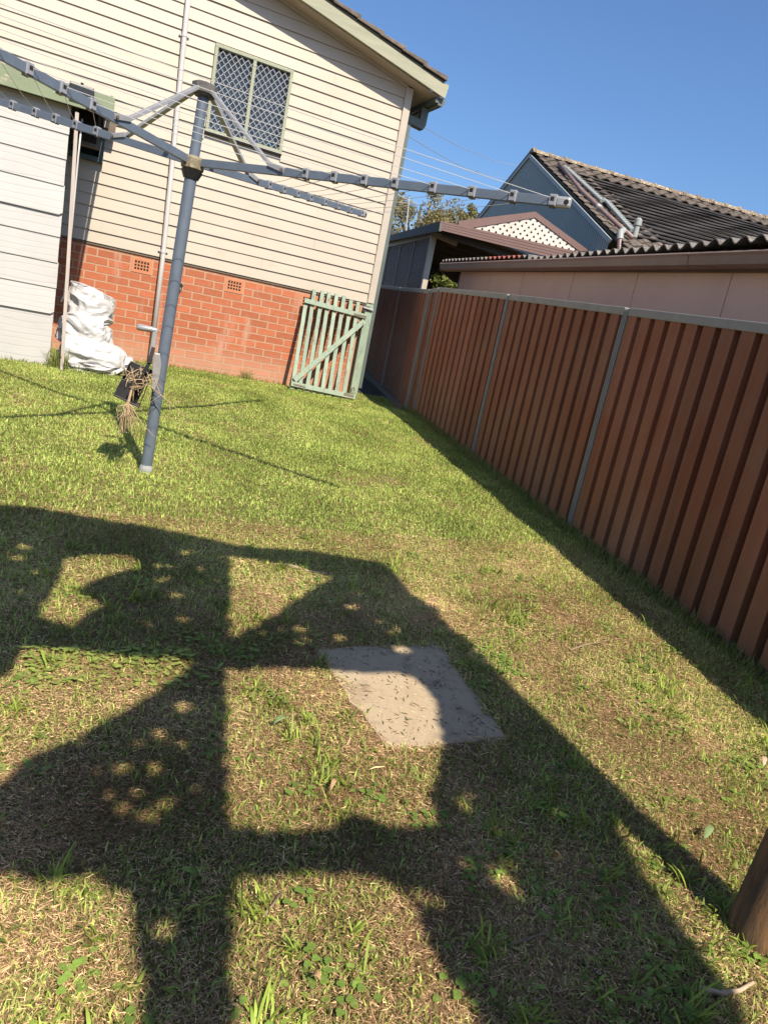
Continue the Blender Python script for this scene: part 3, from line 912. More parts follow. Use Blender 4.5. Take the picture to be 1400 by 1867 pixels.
# =================================================================== WHITE BAGS
def hash_noise3(P, seed):
    """smooth 3-D value noise"""
    r = np.random.default_rng(seed).random((31, 31, 31))
    Q = P + 300.0
    i = np.floor(Q).astype(int); f = Q - i; f = f * f * (3 - 2 * f); i %= 30
    out = 0
    for a in (0, 1):
        for b in (0, 1):
            for c in (0, 1):
                w = (f[:, 0] if a else 1 - f[:, 0]) * (f[:, 1] if b else 1 - f[:, 1]) * (f[:, 2] if c else 1 - f[:, 2])
                out = out + w * r[i[:, 0] + a, i[:, 1] + b, i[:, 2] + c]
    return out
def crumple(P, seed, sc):
    """ridged folds: sharp creases between slack panels"""
    w = np.stack([hash_noise3(P * sc * 0.6, seed + k) for k in range(3)], 1) - 0.5
    Q = P * sc + w * 1.6
    d = 0
    for k, (f, a) in enumerate(((1.0, 1.0), (2.1, 0.5), (4.3, 0.25))):
        d = d + a * (1 - np.abs(2 * hash_noise3(Q * f, seed + 10 + k) - 1) * 2)
    return d
def bag(name, label, c, size, seed, shape, amp=0.035, sc=6.0):
    """slack sack: shape(t, a) gives (rx, ry, cx, cy, z) of the outline, then creased"""
    n, k = 120, 80
    T, A = np.meshgrid(np.linspace(0, 1, k + 1), np.linspace(0, 2 * math.pi, n, endpoint=False), indexing='ij')
    t = T.ravel(); a = A.ravel()
    rx, ry, cx, cy, z = shape(t, a)
    e = 2.6
    sq = 1 / (np.abs(np.cos(a)) ** e + np.abs(np.sin(a)) ** e) ** (1 / e)
    P = np.stack([c[0] + cx + size[0] / 2 * rx * sq * np.cos(a), c[1] + cy + size[1] / 2 * ry * sq * np.sin(a), c[2] + size[2] * z], 1)
    N = np.stack([np.cos(a), np.sin(a), 0.35 * (t - 0.3)], 1); N /= np.linalg.norm(N, axis=1)[:, None]
    dd = crumple(P, seed, sc) * amp
    P = P + N * dd[:, None]
    P[:, 2] = np.maximum(P[:, 2], gz(c[1]) - 0.02)
    F = [(i * n + j, i * n + (j + 1) % n, (i + 1) * n + (j + 1) % n, (i + 1) * n + j) for i in range(k) for j in range(n)]
    me = bpy.data.meshes.new(name)
    me.from_pydata(P.tolist(), [], F)
    me.materials.append(M['woven_bag'])
    o = place(name, me, None, smooth=True)
    so = o.modifiers.new('cloth', 'SOLIDIFY'); so.thickness = 0.002
    return tag(o, label, 'bag')
def closed(flat_top=0.55, neck=0.10, lx=0.0, ly=0.0):
    def f(t, a):
        r = np.where(t < 0.12, 0.80 + 0.2 * np.sin(t / 0.12 * 1.57), 1.0)
        r = r * np.where(t > flat_top, np.sqrt(np.maximum(0, 1 - ((t - flat_top) / (1 - flat_top)) ** 2)) * (1 - neck) + neck * (t < 0.995), 1.0)
        return r, r, lx * t ** 2, ly * t ** 2, t ** 0.9
    return f
def mouth(t, a):
    """open sack: walls rise, roll over at the rim and fall back inside"""
    s_ = np.minimum(t / 0.72, 1.0)
    r = (0.86 + 0.16 * np.sin(s_ * 2.6)) * np.where(t < 0.06, 0.7 + 5 * t, 1.0)
    q = np.maximum(0, t - 0.72) / 0.28
    r = r - 0.16 * q - 0.25 * q * q
    z = s_ * (1.0 + 0.20 * np.cos(a - 2.6)) - 0.62 * q
    return r, r, 0.02 * t, 0.03 * t, z
gb = gz(-1.5)
bag('rubbish_bag', 'large white woven bag slumped on the grass at the bottom of the pile', (-1.20, -1.46, gb - 0.04), (0.56, 0.46, 0.36), 3, closed(0.45, 0.05, -0.04, 0.05), 0.040, 5.5)
bag('rubbish_bag', 'white woven bag sagging across the middle of the bag pile', (-1.28, -1.38, gb + 0.20), (0.44, 0.40, 0.34), 25, closed(0.5, 0.05, 0.02, 0.02), 0.036, 6.5)
bag('rubbish_bag', 'open topped white bag of garden waste on top of the pile', (-1.265, -1.30, gb + 0.43), (0.36, 0.34, 0.31), 49, mouth, 0.026, 6.5)
bag('rubbish_bag', 'small crumpled white bag spilling on the grass right of the pile', (-0.97, -1.42, gb - 0.03), (0.28, 0.26, 0.20), 64, closed(0.3, 0.05, 0.05, 0.0), 0.034, 8.0)
gw = MB(); rr = random.Random(4)
for i in range(46):
    a = rr.uniform(0, 6.28); r = rr.uniform(0, 0.12)
    p0 = np.array([-1.235 + r * math.cos(a), -1.27 + r * math.sin(a), gb + 0.60 + rr.uniform(0, 0.05)])
    d = np.array([rr.gauss(0, 1), rr.gauss(0, 1), rr.uniform(0.0, 0.9)]); d /= np.linalg.norm(d)
    L = rr.uniform(0.05, 0.11)
    gw.tube([p0, p0 + d * L * .5 + [0, 0, .008], p0 + d * L], 0.003, 4)
tag(gw.build('garden_clippings', 'dry_stem', None), 'dry garden clippings showing in the mouth of the top bag', 'clippings')['kind'] = 'stuff'

# =================================================================== ROTARY CLOTHES HOIST
HUB = np.array([-0.936, -4.82, 1.487])
ARMS = [np.array(v) for v in ((0.669, -0.743, 0.006), (0.743, 0.662, 0.094), (-0.665, 0.734, 0.139), (-0.739, -0.672, 0.051))]
ARMS = [a / np.linalg.norm(a) for a in ARMS]
MBASE = np.array([-0.992, -4.819, -0.244])
hoist = thing('clothes_hoist', 'blue grey rotary clothes hoist with four arms on a leaning mast', 'clothes line', MBASE)
axis = (HUB - MBASE) / np.linalg.norm(HUB - MBASE)
MTOP = MBASE + axis * 2.10
mb = MB(); mb.tube([MBASE - axis * 0.1, MBASE + axis * 1.70], 0.0325, 28); mb.build('mast', 'hoist_blue', hoist, smooth=False)
mb = MB(); mb.tube([MBASE + axis * 1.70, MTOP - axis * 0.03], 0.0275, 28); mb.build('inner_mast', 'hoist_blue', hoist)
surf('mast_foot', (0.36, 0.36, 0.34), (0.16, 0.19, 0.22), scale=30, rough=0.9, bmp=0.4, bscale=80)
mb = MB(); mb.tube([MBASE - axis * 0.06, MBASE + axis * 0.03, MBASE + axis * 0.05], [0.040, 0.038, 0.033], 20); mb.build('mast_collar', 'mast_foot', hoist)
mb = MB(); mb.tube([HUB - axis * 0.045, HUB - axis * 0.035, HUB + axis * 0.012, HUB + axis * 0.026], [0.046, 0.060, 0.064, 0.050], 10); mb.build('hub', 'hub_rust', hoist)
mb = MB(); mb.tube([HUB - axis * 0.085, HUB - axis * 0.046], [0.040, 0.058], 20); mb.build('hub_bearing', 'black_plastic', hoist)
mb = MB(); mb.tube([MTOP - axis * 0.045, MTOP - axis * 0.03, MTOP + axis * 0.012, MTOP + axis * 0.020], [0.050, 0.064, 0.066, 0.052], 8); mb.build('top_cap', 'cap_grey', hoist)
def closest_r(px, arm):                               # distance along an arm seen at a pixel
    d = ray(px); w = HUB - CAM_C
    a = ARMS[arm]
    n = np.cross(d, CAM_U)
    return -(w @ n) / (a @ n)
px1 = [(558, 322), (610, 327), (665, 333), (721, 339), (790, 346), (861, 354), (935, 361), (1008, 369)]
RH = [closest_r(p, 0) for p in px1]
RL = RH[-1] + 0.045
for k, a in enumerate(ARMS):
    side = np.cross(a, E3); side /= np.linalg.norm(side)
    nup = np.cross(side, a)
    mb = MB(); mb.beam(HUB + a * 0.06, HUB + a * RL, 0.020, 0.040, up=nup); arm = mb.build('arm', 'hoist_blue', hoist, bevel=0.002)
    mb = MB(); mb.beam(HUB + a * (RL - 0.035), HUB + a * (RL + 0.035), 0.030, 0.048, up=nup); mb.build('arm_end_cap', 'galvanised', arm, bevel=0.012)
    mb = MB(); cc = HUB + a * (RL + 0.016); mb.tube([cc - side * 0.0158, cc + side * 0.0158], 0.011, 14); mb.build('cap_hole', 'dark_void', hoist)
    for i, r in enumerate(RH):
        c = HUB + a * r
        mb = MB()
        mb.beam(c - a * 0.018 + nup * 0.002, c + a * 0.018 + nup * 0.002, 0.031, 0.052, up=nup)
        o = mb.build('line_holder', 'holder_grey', arm, bevel=0.005)
        mb = MB()
        for sg in (-1, 1):
            mb.beam(c + side * sg * 0.0150 + nup * 0.008 - a * 0.010, c + side * sg * 0.0150 + nup * 0.008 + a * 0.006, 0.0030, 0.016, up=nup)
            mb.beam(c + side * sg * 0.0150 - nup * 0.021 - a * 0.014, c + side * sg * 0.0150 - nup * 0.021 + a * 0.014, 0.0032, 0.008, up=nup)
        mb.build('holder_slot', 'dark_void', hoist)
    # strut from the top cap down to the arm
    rs = closest_r((520, 318), 0)
    p_top = MTOP - axis * 0.012 + a * 0.045
    p_low = HUB + a * rs + nup * 0.004
    bend = HUB + a * (rs - 0.10) + nup * 0.030
    mb = MB(); mb.beam(p_top, bend, 0.030, 0.017, up=nup); mb.beam(bend, p_low, 0.034, 0.026, up=nup)
    st = mb.build('strut', 'galvanised', hoist, bevel=0.002)
    mb = MB(); mb.tube([p_low - side * 0.024 - a * 0.012, p_low + side * 0.024 - a * 0.012], 0.009, 10); mb.build('pivot_bolt', 'cap_grey', hoist)
for i, r in enumerate(RH):                            # eight lines strung round the arms
    mb = MB()
    for k in range(4):
        A_ = HUB + ARMS[k] * r + E3 * 0.012; B_ = HUB + ARMS[(k + 1) % 4] * r + E3 * 0.012
        sag = 0.010 + 0.010 * ((i * 7 + k * 3) % 5) / 4
        mb.tube([A_ + (B_ - A_) * t - E3 * sag * 4 * t * (1 - t) for t in np.linspace(0, 1, 9)], 0.0015, 5)
    mb.build('line', 'line_white', hoist)
# winding gear
wc = MBASE + axis * 0.62
vr = np.array([CAM_C[0] - wc[0], CAM_C[1] - wc[1], 0]); vr /= np.linalg.norm(vr)         # towards the viewer's side
vs = np.cross(E3, vr) * -1                                                               # to the left as seen from the yard
if vs[0] > 0:
    vs = -vs
mb = MB()
prof = [(0.004, -0.135), (0.022, -0.06), (0.026, 0.02), (0.012, 0.085), (-0.016, 0.082), (-0.022, 0.02), (-0.012, -0.12)]
mb.prism([wc + vs * (0.028 - q[0] * 1.0) + E3 * q[1] + vr * 0.034 for q in prof], vr * 0.018); mb.build('crank_cover', 'galvanised', hoist, bevel=0.004)
kn = wc + vs * 0.060 + E3 * 0.205
mb = MB(); mb.prism([wc + vs * 0.050 + E3 * 0.04, wc + vs * 0.075 + E3 * 0.06, kn + vs * 0.008, kn - vs * 0.018], vr * 0.012); mb.build('crank_arm', 'galvanised', hoist, bevel=0.003)
mb = MB(); mb.tube([kn - vs * 0.022, kn - vs * 0.01, kn + vs * 0.010, kn + vs * 0.085, kn + vs * 0.095], [0.010, 0.013, 0.016, 0.019, 0.014], 14); mb.build('crank_knob', 'galvanised', hoist, smooth=True)

# pot hooked on the mast with a dried plant spilling out
pot = thing('plant_pot', 'black square plant pot hung sideways on the hoist mast', 'plant pot', MBASE + axis * 0.45)
def hq(cx, cy, dep=0.0):                              # crop pixel -> vertical plane through the mast
    q = (180 + cx * 0.1821, 560 + cy * 0.1821)
    return on_plane(q, MBASE + vr * dep, vr)
t0 = hq(318, 540, .03); t1 = hq(545, 640, .03); b0 = hq(155, 865, .03); b1 = hq(410, 990, .03)
dp = vr * 0.13
mb = MB(); th = 0.006
W1 = t1 - t0; H1 = b0 - t0
mb.obox(t0 - dp * .35, W1, H1, vr * th)                                   # back wall
mb.obox(t0 - dp * .35, W1 * 0.03, H1, dp)                                 # sides
mb.obox(t1 - dp * .35 - W1 * 0.03, W1 * 0.03, b1 - t1, dp)
mb.obox(b0 - dp * .35, b1 - b0, -H1 * 0.05, dp)                           # base
mb.obox(t0 - dp * .35 + dp * .95 + H1 * .48, W1 * .5, H1 * .52, vr * th)  # lower part of the front
mb.build('pot_shell', 'black_plastic', pot, bevel=0.003)
mb = MB()
s0 = hq(550, 395, .10); s1 = hq(505, 560, .11); s2 = hq(385, 755, .10)
mb.beam(s0, s1, 0.020, 0.045, up=vr); mb.beam(s1, s2, 0.020, 0.030, up=vr); mb.build('strap', 'black_plastic', pot, bevel=0.003)
dry = thing('dried_plant', 'dead straw coloured plant hanging roots down from the black pot', 'plant', hq(290, 1100, .1))
rr = random.Random(21)
mb = MB()
k0 = hq(340, 780, .10); k1 = hq(300, 940, .12); k2 = hq(270, 1000, .12)
mb.tube([k0, k1, k2], [0.006, 0.008, 0.007], 7)
for i in range(46):                                   # fan of roots
    e = hq(270 + rr.gauss(0, 75), 1180 + rr.uniform(-120, 90), .12 + rr.uniform(-.06, .06))
    md = (k2 + e) / 2 + np.array([rr.gauss(0, .012), rr.gauss(0, .012), .02])
    mb.tube([k1 + (k2 - k1) * rr.random(), md, e], [0.0032, 0.0024, 0.0010], 4)
for i in range(60):                                   # matted stems at the pot mouth
    s = hq(270 + rr.random() * 260, 640 + rr.random() * 190, .08 + rr.random() * .05)
    d = np.array([rr.gauss(0, 1), rr.gauss(0, .6), rr.gauss(0, 1)]); d = d / np.linalg.norm(d) * rr.uniform(.03, .08)
    mb.tube([s, s + d * .5 + [0, 0, .006], s + d], [0.0030, 0.0024, 0.0012], 4)
for (a, b_, c) in [((480, 760), (720, 960), (890, 1115)), ((330, 1000), (430, 1160), (560, 1300)), ((560, 720), (620, 880), (520, 950)), ((700, 940), (715, 1020), (710, 1110)), ((240, 1200), (190, 1280), (160, 1330)), ((230, 1180), (245, 1250), (300, 1255))]:
    mb.tube([hq(*a, .10), hq(*b_, .11), hq(*c, .10)], [0.0030, 0.0024, 0.0011], 5)
stuff(mb.build('roots', 'dry_stem', dry))

# =================================================================== BOUNDARY FENCE
def fence_run(root, origin, az, posts, height, tag_short=None):
    e1 = np.array([math.sin(az), math.cos(az), 0]); e2 = np.array([math.cos(az), -math.sin(az), 0])
    def W(s, d, z):
        q = origin + e1 * s + e2 * d
        return np.array([q[0], q[1], gz(q[1]) + z])
    for a, b in zip(posts[:-1], posts[1:]):
        L = b - a - 0.055
        s0 = a + 0.0275
        nsheet = 3 if L > 1.5 else (2 if L > 0.7 else 1)
        nrib = max(2, int(round(L / 0.170 / nsheet)))
        for i in range(nsheet):
            u0 = s0 + L * i / nsheet; Ls = L / nsheet; pt = Ls / nrib
            prof = []
            for k in range(nrib):
                q = u0 + k * pt
                prof += [(q, 0.046), (q + pt * 0.27, 0.046), (q + pt * 0.30, -0.032), (q + pt * 0.97, -0.032)]
            prof.append((u0 + Ls, 0.046))
            V = []; F = []
            for (s, d) in prof:
                V += [W(s, d, -0.04), W(s, d, height - 0.012)]
            for j in range(len(prof) - 1):
                F.append((2 * j, 2 * j + 1, 2 * j + 3, 2 * j + 2))
            mb = MB(); mb.add(V, F)
            o = mb.build('fence_sheet', 'fence_steel', root)
            so = o.modifiers.new('gauge', 'SOLIDIFY'); so.thickness = 0.0015
        mb = MB(); p0 = W(a + 0.026, -0.036, height - 0.05); p1 = W(b - 0.026, -0.036, height - 0.05)
        mb.obox(p0, p1 - p0, e2 * 0.062, [0, 0, 0.052]); mb.build('top_rail', 'fence_silver', root, bevel=0.004)
        mb = MB(); p0 = W(a + 0.026, -0.033, 0.0); p1 = W(b - 0.026, -0.033, 0.0)
        mb.obox(p0, p1 - p0, e2 * 0.056, [0, 0, 0.045]); mb.build('bottom_rail', 'garage_trim', root)
    for s in posts:
        mb = MB()
        for (u0, u1, d0) in ((-0.026, -0.016, -0.040), (-0.016, -0.005, -0.034), (-0.005, 0.005, -0.040), (0.005, 0.016, -0.034), (0.016, 0.026, -0.040)):
            p0 = W(s + u0, d0, -0.08)
            mb.obox(p0, e1 * (u1 - u0), e2 * (0.034 - d0), [0, 0, height + 0.075])
        mb.build('fence_post', 'fence_silver', root)
fence = thing('steel_fence', 'brown ribbed steel fence with silver posts along the lawn', 'fence', fw(1, 0, -0.1))
fence_run(fence, FO, FA, [-4.75, -2.38, 0.0, 2.03, 4.20, 4.53], 1.552)
fence2 = thing('steel_fence', 'dark shaded steel fence along the narrow passage beside the house', 'fence', (2.9, 0.4, 0.1))
FO2 = np.array(fw(4.58, 0.0, 0)); FO2[2] = 0
fence_run(fence2, FO2, math.radians(13.5), [0.0, 1.95, 4.1, 6.3], 1.552)
ed = MB()
q0 = FO2; az2 = math.radians(13.5); ee = np.array([math.sin(az2), math.cos(az2), 0]); en = np.array([math.cos(az2), -math.sin(az2), 0])
ed.obox(np.array([q0[0], q0[1], gz(q0[1])]) - en * 0.10 + [0, 0, -0.02], ee * 6.0 + [0, 0, SL * 6.0 * math.cos(az2)], en * 0.045, [0, 0, 0.075])
tag(ed.build('garden_edging', 'bare_timber', None), 'dark timber edging along the foot of the passage fence', 'edging')

# =================================================================== NEIGHBOUR'S GARAGE
garage = thing('neighbour_garage', 'low brown sheeted garage with corrugated roof behind the fence', 'garage', fw(2.5, 1.5, 0))
GD = 0.68
def gline(pa, pb, d):                                 # straight line on the garage face through two pixels, as z(s)
    a = to_f(on_f(pa, d)); b = to_f(on_f(pb, d))
    k = (b[2] - a[2]) / (b[0] - a[0])
    return lambda s: a[2] + k * (s - a[0])
wall_top = gline((980, 494), (1400, 493), GD)
joints = [to_f(on_f(p, GD))[0] for p in [(1337, 494), (1165, 494), (1048, 495), (955, 500), (893, 505), (838, 508)]]
joints = [-4.0, joints[0] - 2.44, joints[0] - 1.22] + joints
for a, b in zip(joints[:-1], joints[1:]):
    mb = MB(); mb.prism([fw(a + 0.004, GD, 0.0), fw(b - 0.004, GD, 0.0), fw(b - 0.004, GD, wall_top(b) + 0.05), fw(a + 0.004, GD, wall_top(a) + 0.05)], E2 * 0.02)
    mb.build('wall_panel', 'garage_board', garage, bevel=0.003)
mb = MB(); mb.prism([fw(-4, GD + 0.021, 0), fw(joints[-1], GD + 0.021, 0), fw(joints[-1], GD + 0.021, wall_top(joints[-1])), fw(-4, GD + 0.021, wall_top(-4))], E2 * 0.06); mb.build('wall_frame', 'garage_trim', garage)
sE = joints[-1]
mb = MB(); mb.prism([fw(sE, GD, 0), fw(sE, GD + 3.2, 0), fw(sE, GD + 3.2, wall_top(sE) + 0.3), fw(sE, GD, wall_top(sE))], E1 * 0.05); mb.build('end_wall', 'garage_trim', garage)
# fascia, gutter
GG = 0.55
lip = gline((803, 479), (1400, 453.5), GG); sL = to_f(on_f((803, 479), GG))[0]; sRt = -4.0
low = gline((980, 492), (1400, 491), GG + 0.05)
mb = MB(); mb.prism([fw(sRt, GG + 0.09, low(sRt) - 0.005), fw(sL - 0.25, GG + 0.09, low(sL - .25) - 0.005), fw(sL - .25, GG + 0.09, lip(sL - .25) + 0.02), fw(sRt, GG + 0.09, lip(sRt) + 0.02)], E2 * 0.03); mb.build('fascia', 'garage_trim', garage)
mb = MB()
n = 14
segs = [(sL, 0.0), (1.9, 0.0), (1.9, 0.004), (0.35, 0.004), (0.35, 0.0), (sRt, 0.0)]
for (sa, oa), (sb, ob) in zip(segs[0::2], segs[1::2]):
    def gsec(s, o):
        z = lip(s)
        return [fw(s, GG - o, z), fw(s, GG - 0.012 - o, z - 0.012), fw(s, GG - 0.004 - o, z - 0.030), fw(s, GG + 0.006 - o, z - 0.085), fw(s, GG + 0.03 - o, z - 0.102), fw(s, GG + 0.088, z - 0.102), fw(s, GG + 0.088, z - 0.09), fw(s, GG + 0.03, z - 0.09), fw(s, GG + 0.012, z - 0.005)]
    A_ = gsec(sa, oa); B_ = gsec(sb, ob); m_ = len(A_)
    F = [(i, (i + 1) % m_, m_ + (i + 1) % m_, m_ + i) for i in range(m_)] + [tuple(range(m_)), tuple(reversed(range(m_, 2 * m_)))]
    mb = MB(); mb.add(A_ + B_, F); mb.build('gutter', 'gutter_brown', garage)
mb = MB(); mb.prism([fw(sL - 0.02, GG + 0.0, lip(sL) - 0.10), fw(sL - 0.02, GG + 0.0, lip(sL) + 0.01), fw(sL - 0.02, GG + 1.6, lip(sL) + 0.18), fw(sL - 0.02, GG + 1.6, lip(sL) - 0.25), fw(sL - .02, GG + .25, lip(sL) - 0.22)], E1 * 0.03); mb.build('end_barge', 'garage_trim', garage)
# corrugated sheets
edge = gline((1030, 468), (1400, 436), GG + 0.03)
s = -4.0; idx = 0
while s < sL - 0.1:
    wS = 1.06
    e = min(sL, s + wS)
    per = 0.146; nw = int((e - s) / per * 8)
    V = []; F = []
    for i in range(nw + 1):
        q = s + (e - s) * i / nw
        w_ = 0.023 * math.cos(2 * math.pi * q / per)
        zz = min(edge(q), lip(q) + 0.095) + w_ + (0.006 if idx % 2 else 0.0)
        if q > 3.2:
            zz = lip(q) + 0.035 + w_ * 0.8
        V += [fw(q, GG + 0.02, zz), fw(q, GG + 3.4, zz + 0.30)]
    for i in range(nw):
        F.append((2 * i, 2 * i + 2, 2 * i + 3, 2 * i + 1))
    mb = MB(); mb.add(V, F)
    o = mb.build('roof_sheet', 'red_roof' if 3.15 < s < 4.2 else 'fibro_roof', garage)
    so = o.modifiers.new('gauge', 'SOLIDIFY'); so.thickness = 0.008
    s = e - 0.0; idx += 1
mb = MB(); mb.prism([fw(sRt, GG + 0.13, lip(sRt) - 0.03), fw(sL - .3, GG + 0.13, lip(sL - .3) - 0.03), fw(sL - .3, GG + 3.3, lip(sL - .3) + 0.16), fw(sRt, GG + 3.3, lip(sRt) + 0.16)], E3 * 0.02); mb.build('roof_lining', 'dark_void', garage)

# =================================================================== CARPORT WITH LATTICE
carport = thing('carport', 'brown carport with lattice gable and dark lattice side screens', 'carport', fw(8.4, 1.2, 0.2))
KD = 1.0
corner = to_f(on_f((803, 402), KD)); CS = corner[0]; CZ = corner[2]
def on_s(p, s):                                       # point on the cross plane at distance s along the fence
    return on_plane(p, FO + E1 * s, E1)
f0 = on_s((804, 402), CS); f1 = on_s((801.5, 419), CS); f2 = on_s((1062, 462), CS); f3 = on_s((1062, 462 + 18), CS)
f2 = on_s((1075, 463), CS); f3 = on_s((1075, 487), CS)
nb = 4                                                 # ribbed fascia: four folds
for i in range(nb):
    t0_, t1_ = i / nb, (i + 1) / nb
    mb = MB(); A_ = f0 + (f1 - f0) * t0_; B_ = f0 + (f1 - f0) * t1_; C_ = f2 + (f3 - f2) * t1_; D_ = f2 + (f3 - f2) * t0_
    mb.prism([A_, D_, C_ + (D_ - C_) * .12, B_ + (A_ - B_) * .12], E1 * (0.04 - 0.004 * (i % 2))); mb.build('front_fascia', 'carport_brown', carport)
a0 = on_f((804, 402), KD); a1 = on_f((801.5, 420), KD); a2 = on_f((690, 434), KD); a3 = on_f((690, 443), KD)
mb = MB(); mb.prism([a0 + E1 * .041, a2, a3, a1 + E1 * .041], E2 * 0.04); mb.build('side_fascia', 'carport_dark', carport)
# roof: low pitched sheets rising to the gable
SE = to_f(a2)[0]
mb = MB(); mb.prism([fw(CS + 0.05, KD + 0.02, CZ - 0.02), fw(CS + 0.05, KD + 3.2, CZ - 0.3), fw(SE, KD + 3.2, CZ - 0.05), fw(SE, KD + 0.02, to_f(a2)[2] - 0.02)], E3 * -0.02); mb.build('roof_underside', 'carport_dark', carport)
# side beam, post, screens
s0 = on_f((790, 421), KD + 0.12); s1 = on_f((690, 447), KD + 0.12)
z0s = to_f(s0)[2]; z1s = to_f(s1)[2]; sA = to_f(s0)[0]; sB = to_f(s1)[0]
mb = MB(); mb.prism([s0, s1, s1 - E3 * 0.09, s0 - E3 * 0.09], E2 * 0.05); mb.build('side_beam', 'blue_trim', carport)
mb = MB(); pp = fw(sA - 0.03, KD + 0.10, 0.1); mb.obox(pp, E1 * 0.10, E2 * 0.10, [0, 0, z0s - 0.11]); mb.build('post', 'cream_trim', carport, bevel=0.004)
fb = on_s((790, 425), sA); 
mb = MB(); mb.beam(fw(sA + .02, KD + .21, z0s - 0.05), fw(sA + .02, KD + 0.62, z0s - 0.11), 0.05, 0.09); mb.build('cross_beam', 'cream_trim', carport)
nscr = 4
Lsc = (sB - sA - 0.1) / nscr
for i in range(nscr):
    u0 = sA + 0.09 + i * Lsc; u1 = u0 + Lsc - 0.06
    def ztop(s):
        return z0s + (z1s - z0s) * (s - sA) / (sB - sA) - 0.10
    zb0 = 1.45
    mb = MB()
    per = 0.066; st = 0.031
    k = 0
    while u0 + k * per < u1 - st:
        q = u0 + k * per
        mb.obox(fw(q, KD + 0.135, zb0), E1 * st, E2 * 0.006, [0, 0, ztop(q) - zb0]); k += 1
    k = 0
    while zb0 + k * per < ztop((u0 + u1) / 2) - st * .5:
        z = zb0 + k * per
        mb.obox(fw(u0, KD + 0.142, z), E1 * (u1 - u0), E2 * 0.006, [0, 0, st]); k += 1
    o = mb.build('lattice_screen', 'screen_grey', carport)
    mb = MB(); mb.obox(fw(u1, KD + 0.118, zb0 - 0.2), E1 * 0.055, E2 * 0.05, [0, 0, ztop(u1) - zb0 + 0.2]); mb.build('screen_post', 'screen_grey', carport)
    mb = MB(); mb.obox(fw(u0, KD + 0.12, zb0 - 0.32), E1 * (u1 - u0), E2 * 0.04, [0, 0, 0.32]); mb.build('screen_kickboard', 'screen_grey', carport)
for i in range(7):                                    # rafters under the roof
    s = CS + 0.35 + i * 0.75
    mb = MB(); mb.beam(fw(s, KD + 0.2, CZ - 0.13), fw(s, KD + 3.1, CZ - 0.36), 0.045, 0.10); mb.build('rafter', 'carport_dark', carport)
mb = MB(); mb.prism([fw(SE + .1, KD + .3, 0), fw(SE + .1, KD + 3.2, 0), fw(SE + .1, KD + 3.2, 3.2), fw(SE + .1, KD + .3, 3.2)], E1 * .05); mb.build('added_back_wall', 'carport_dark', carport)  # dark panel added across the open far end to keep the interior dark
# lattice gable over the front fascia
GSn = CS + 0.06
gA = on_s((975, 396), GSn); gL = on_s((853, 412), GSn); gR = on_s((1056, 457), GSn)
oA = on_s((976, 385), GSn); oL = on_s((836, 402), GSn); oR = on_s((1076, 458), GSn)
mb = MB(); mb.prism([oL, oA, gA, on_s((853, 416), GSn), on_s((836, 414), GSn)], E1 * 0.05); mb.build('gable_cap', 'carport_brown', carport)
mb = MB(); mb.prism([oA, oR, gR, gA], E1 * 0.0495); mb.build('gable_cap', 'carport_brown', carport)
bl = on_s((853, 418), GSn); brr = on_s((1062, 466), GSn)
ux = (brr - bl); Lb = np.linalg.norm(ux); ux = ux / Lb; uy = E3 - ux * (E3 @ ux); uy /= np.linalg.norm(uy)
tri = [((q - bl) @ ux, (q - bl) @ uy) for q in (bl, brr, gR, gA, gL)]
def inside(poly, x, y):
    c = False; n = len(poly)
    for i in range(n):
        x1, y1 = poly[i]; x2, y2 = poly[(i + 1) % n]
        if (y1 > y) != (y2 > y) and x < (x2 - x1) * (y - y1) / (y2 - y1) + x1:
            c = not c
    return c
mb = MB(); step = 0.094; wl = 0.058
for sgn, dep in ((1, 0.020), (-1, 0.027)):
    k = -40
    while k < 80:
        cst = k * step; k += 1
        run = None; pts = []
        for q in np.arange(-1.0, Lb + 2, 0.012):      # walk along the strip at 45 degrees
            x = q; y = sgn * (q - cst * 1.414)
            if inside(tri, x, y):
                pts.append((x, y))
        if len(pts) > 2:
            A_ = bl + ux * pts[0][0] + uy * pts[0][1] + E1 * dep; B_ = bl + ux * pts[-1][0] + uy * pts[-1][1] + E1 * dep
            mb.beam(A_, B_, wl, 0.006, up=E1)
mb.build('gable_lattice', 'lattice_cream', carport)
mb = MB(); mb.prism([on_s((856, 413), GSn) + E1 * .3, on_s((975, 398), GSn) + E1 * .3, on_s((1054, 456), GSn) + E1 * .3], E1 * 0.03); mb.build('gable_back', 'dark_void', carport)

# =================================================================== NEIGHBOUR'S HOUSE
nh = thing('neighbour_house', 'neighbouring house with blue grey gable and dark tiled roof', 'house', fw(12, 5, 0))
ND = 4.0
ap = on_f((967, 281), ND); er = on_f((1112, 432), ND); el_ = on_f((872, 398), ND)
rd = np.array([math.cos(math.radians(11.5)), -math.sin(math.radians(11.5)), 0])
